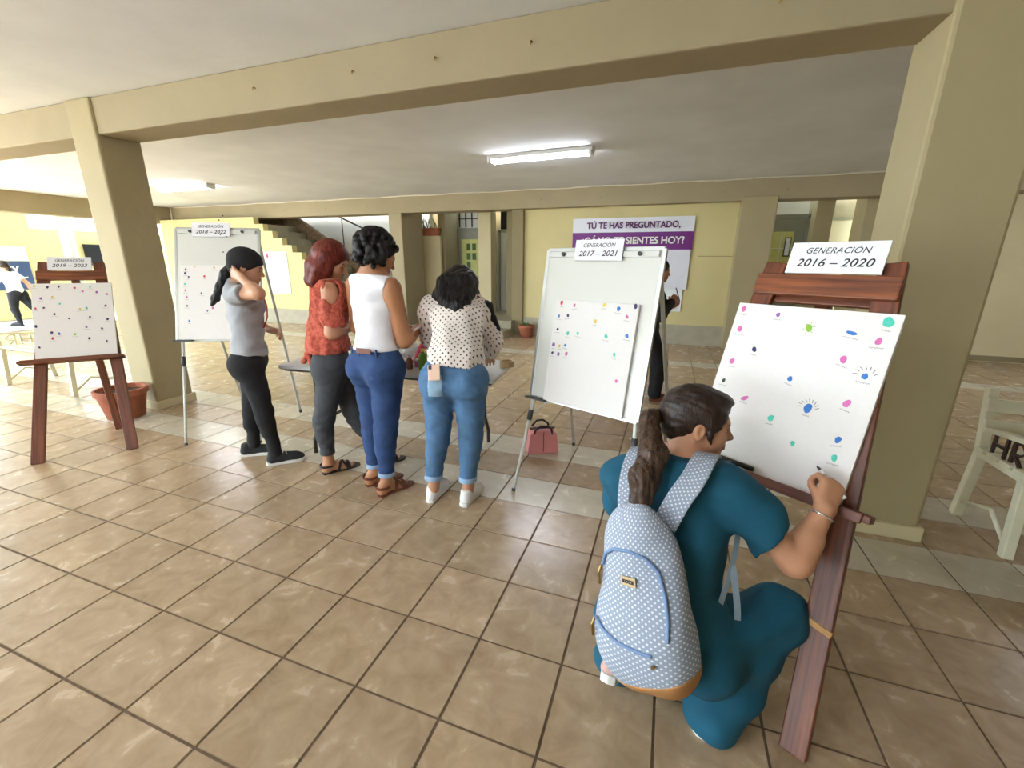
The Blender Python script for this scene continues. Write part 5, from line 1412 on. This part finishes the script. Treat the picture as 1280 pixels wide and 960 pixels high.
# ------------------------------------------------------------------ 6: person hurrying across the courtyard
def walker(label, anc, heading, pose, mats, h=.009, s=1.0):
    t = person(label, anc); fw = unit([heading[0], heading[1], 0]); rt = np.cross(fw, UPZ)
    L = lambda x, y, z: np.asarray(anc) + s * (rt * x + fw * y + UPZ * z)
    j = {k: L(*v) for k, v in pose.items()}
    sd = SD(); P, A = head(sd, j['head'], unit(fw + UPZ * -.1), UPZ, .98 * s)
    sd.cone(j['nk'], P(0, -.03, -.05), .05 * s, .05 * s, .03); torso(sd, j['pel'], j['wst'], j['chs'], j['nk'], j['shL'], j['shR'], fw, -.012)
    for e in 'LR':
        arm(sd, j['sh' + e], j['el' + e], j['wr' + e]); d_ = unit(j['wr' + e] - j['el' + e]); hand(sd, j['wr' + e], d_, unit(np.cross(d_, fw) + V(0, 0, .01)), 1 if e == 'R' else -1, .4)
    legs(sd, j['hipL'], j['hipR'], j['knL'], j['knR'], j['anL'], j['anR'], fw, (.07, .05, .045, .034), glute=False)
    put(t, 'body', sd, mats['skin'], h * .75, anc); face_parts(t, P, A, anc)
    sd = SD(); torso(sd, j['pel'] + V(0, 0, .03), j['wst'], j['chs'], j['nk'], j['shL'], j['shR'], fw, .014)
    for e in 'LR':
        f = mats['sleeve']; a, b = (j['sh' + e], j['el' + e])
        if f <= 1: sd.cone(a, b, .06, .062, .03, clip=(lerp(a, b, f), unit(b - a)))
        else: sd.cone(a, b, .06, .055, .03); sd.cone(b, j['wr' + e], .055, .042, .03)
    sd.cut(j['pel'] + V(0, 0, -mats['long']), (0, 0, -1)); sd.cut(j['nk'] + V(0, 0, .02), (0, 0, 1))
    put(t, 'shirt', sd, mats['shirt'], h, anc, fold=.004, ff=36)
    sd = SD(); legs(sd, j['hipL'], j['hipR'], j['knL'], j['knR'], j['anL'], j['anR'], fw, mats.get('legr', (.096, .066, .060, .042))); sd.cone(j['pel'] + V(0, 0, .05), j['pel'], .128, .135, .04, fw, .8)
    sd.cut(j['pel'] + V(0, 0, .10), (0, 0, 1)); put(t, 'trousers', sd, mats['pants'], h, anc, fold=.003, ff=40)
    sd = SD(); sd.ell(P(0, -.02, .036), V(.088, .108, .092) * s, A, .01)
    if mats.get('tail'): sd.chain([P(0, -.08, .0), P(0, -.11, -.08), P(0, -.10, -.18)], [.04, .036, .012], .03)
    sd.sub(P(0, .115, -.035), V(.08, .08, .085) * s, A, .01); sd.cut(P(0, 0, -.20), -UPZ); put(t, 'hair', sd, mats['hair'], h * .7, anc)
    for e in 'LR':
        an = j['an' + e]; d_ = mats['foot'][e]
        heel = an - fw * .05 * s; shoe(t, (heel[0], heel[1], an[2] - .085), fw, anc, mats['shoe'], mats['solem'], mat4=Matrix.Rotation(math.radians(d_), 4, 'X'), laces=None)
    return t, j
W6 = dict(head=(0, .06, 1.30), nk=(0, .0, 1.17), chs=(0, -.02, 1.03), wst=(0, -.04, .88), pel=(0, -.05, .74), shR=(.15, 0, 1.13), shL=(-.15, 0, 1.13),
          elR=(.20, -.16, .93), wrR=(.16, -.24, .72), elL=(-.18, .12, .92), wrL=(-.14, .30, 1.0), hipR=(.08, -.05, .70), hipL=(-.08, -.05, .70),
          knR=(.08, -.22, .42), anR=(.08, -.52, .30), knL=(-.07, .02, .38), anL=(-.07, -.02, .085))
walker('person in white T-shirt and black trousers hurrying past the mural', V(-13.70, 5.42, 0), (-.88, -.45), W6, dict(skin='skin2', sleeve=.6, long=.02, shirt='whiteknit', pants='blackcloth', hair='hairbrown', tail=True, shoe='sneakerblack', solem='sneakerblack', foot=dict(L=0, R=-60)))
# ------------------------------------------------------------------ 7: dark-clothed person walking behind the flip chart
W7 = dict(head=(0, .05, 1.375), nk=(0, .0, 1.235), chs=(0, 0, 1.09), wst=(0, -.02, .93), pel=(0, -.02, .78), shR=(.165, 0, 1.19), shL=(-.165, 0, 1.19),
          elR=(.19, .06, .93), wrR=(.10, .17, 1.06), elL=(-.19, .02, .93), wrL=(-.16, .20, 1.0), hipR=(.085, -.02, .74), hipL=(-.085, -.02, .74),
          knR=(.09, .12, .42), anR=(.09, .10, .085), knL=(-.08, -.10, .42), anL=(-.08, -.42, .17))
t7, j7 = walker('person in dark clothes walking behind the flip-chart board', V(-.155, 4.80, 0), (.98, .22), W7, dict(skin='skin3', sleeve=2, long=.16, shirt='blackcloth', pants='blackcloth', hair='hairblack', shoe='brownlea', solem='brownlea', legr=(.105, .085, .08, .07), foot=dict(L=-40, R=0)))
ph7 = thing('smartphone', 'dark phone held by the person in dark clothes behind the flip chart', 'phone')
hw = j7['wrR'] + unit(j7['wrR'] - j7['elR']) * .085
ph7.matrix_world = frame(hw + V(.02, 0, .03), (0, 1, 0), unit([-.35, 0, .93]), unit([.93, 0, .35]))
MB().box(-.036, .036, -.07, .07, -.004, .004).build('case', 'blacklea', ph7, .004)
MB().box(-.032, .032, -.064, .064, -.0055, -.004).build('screen', 'darkplastic', ph7)
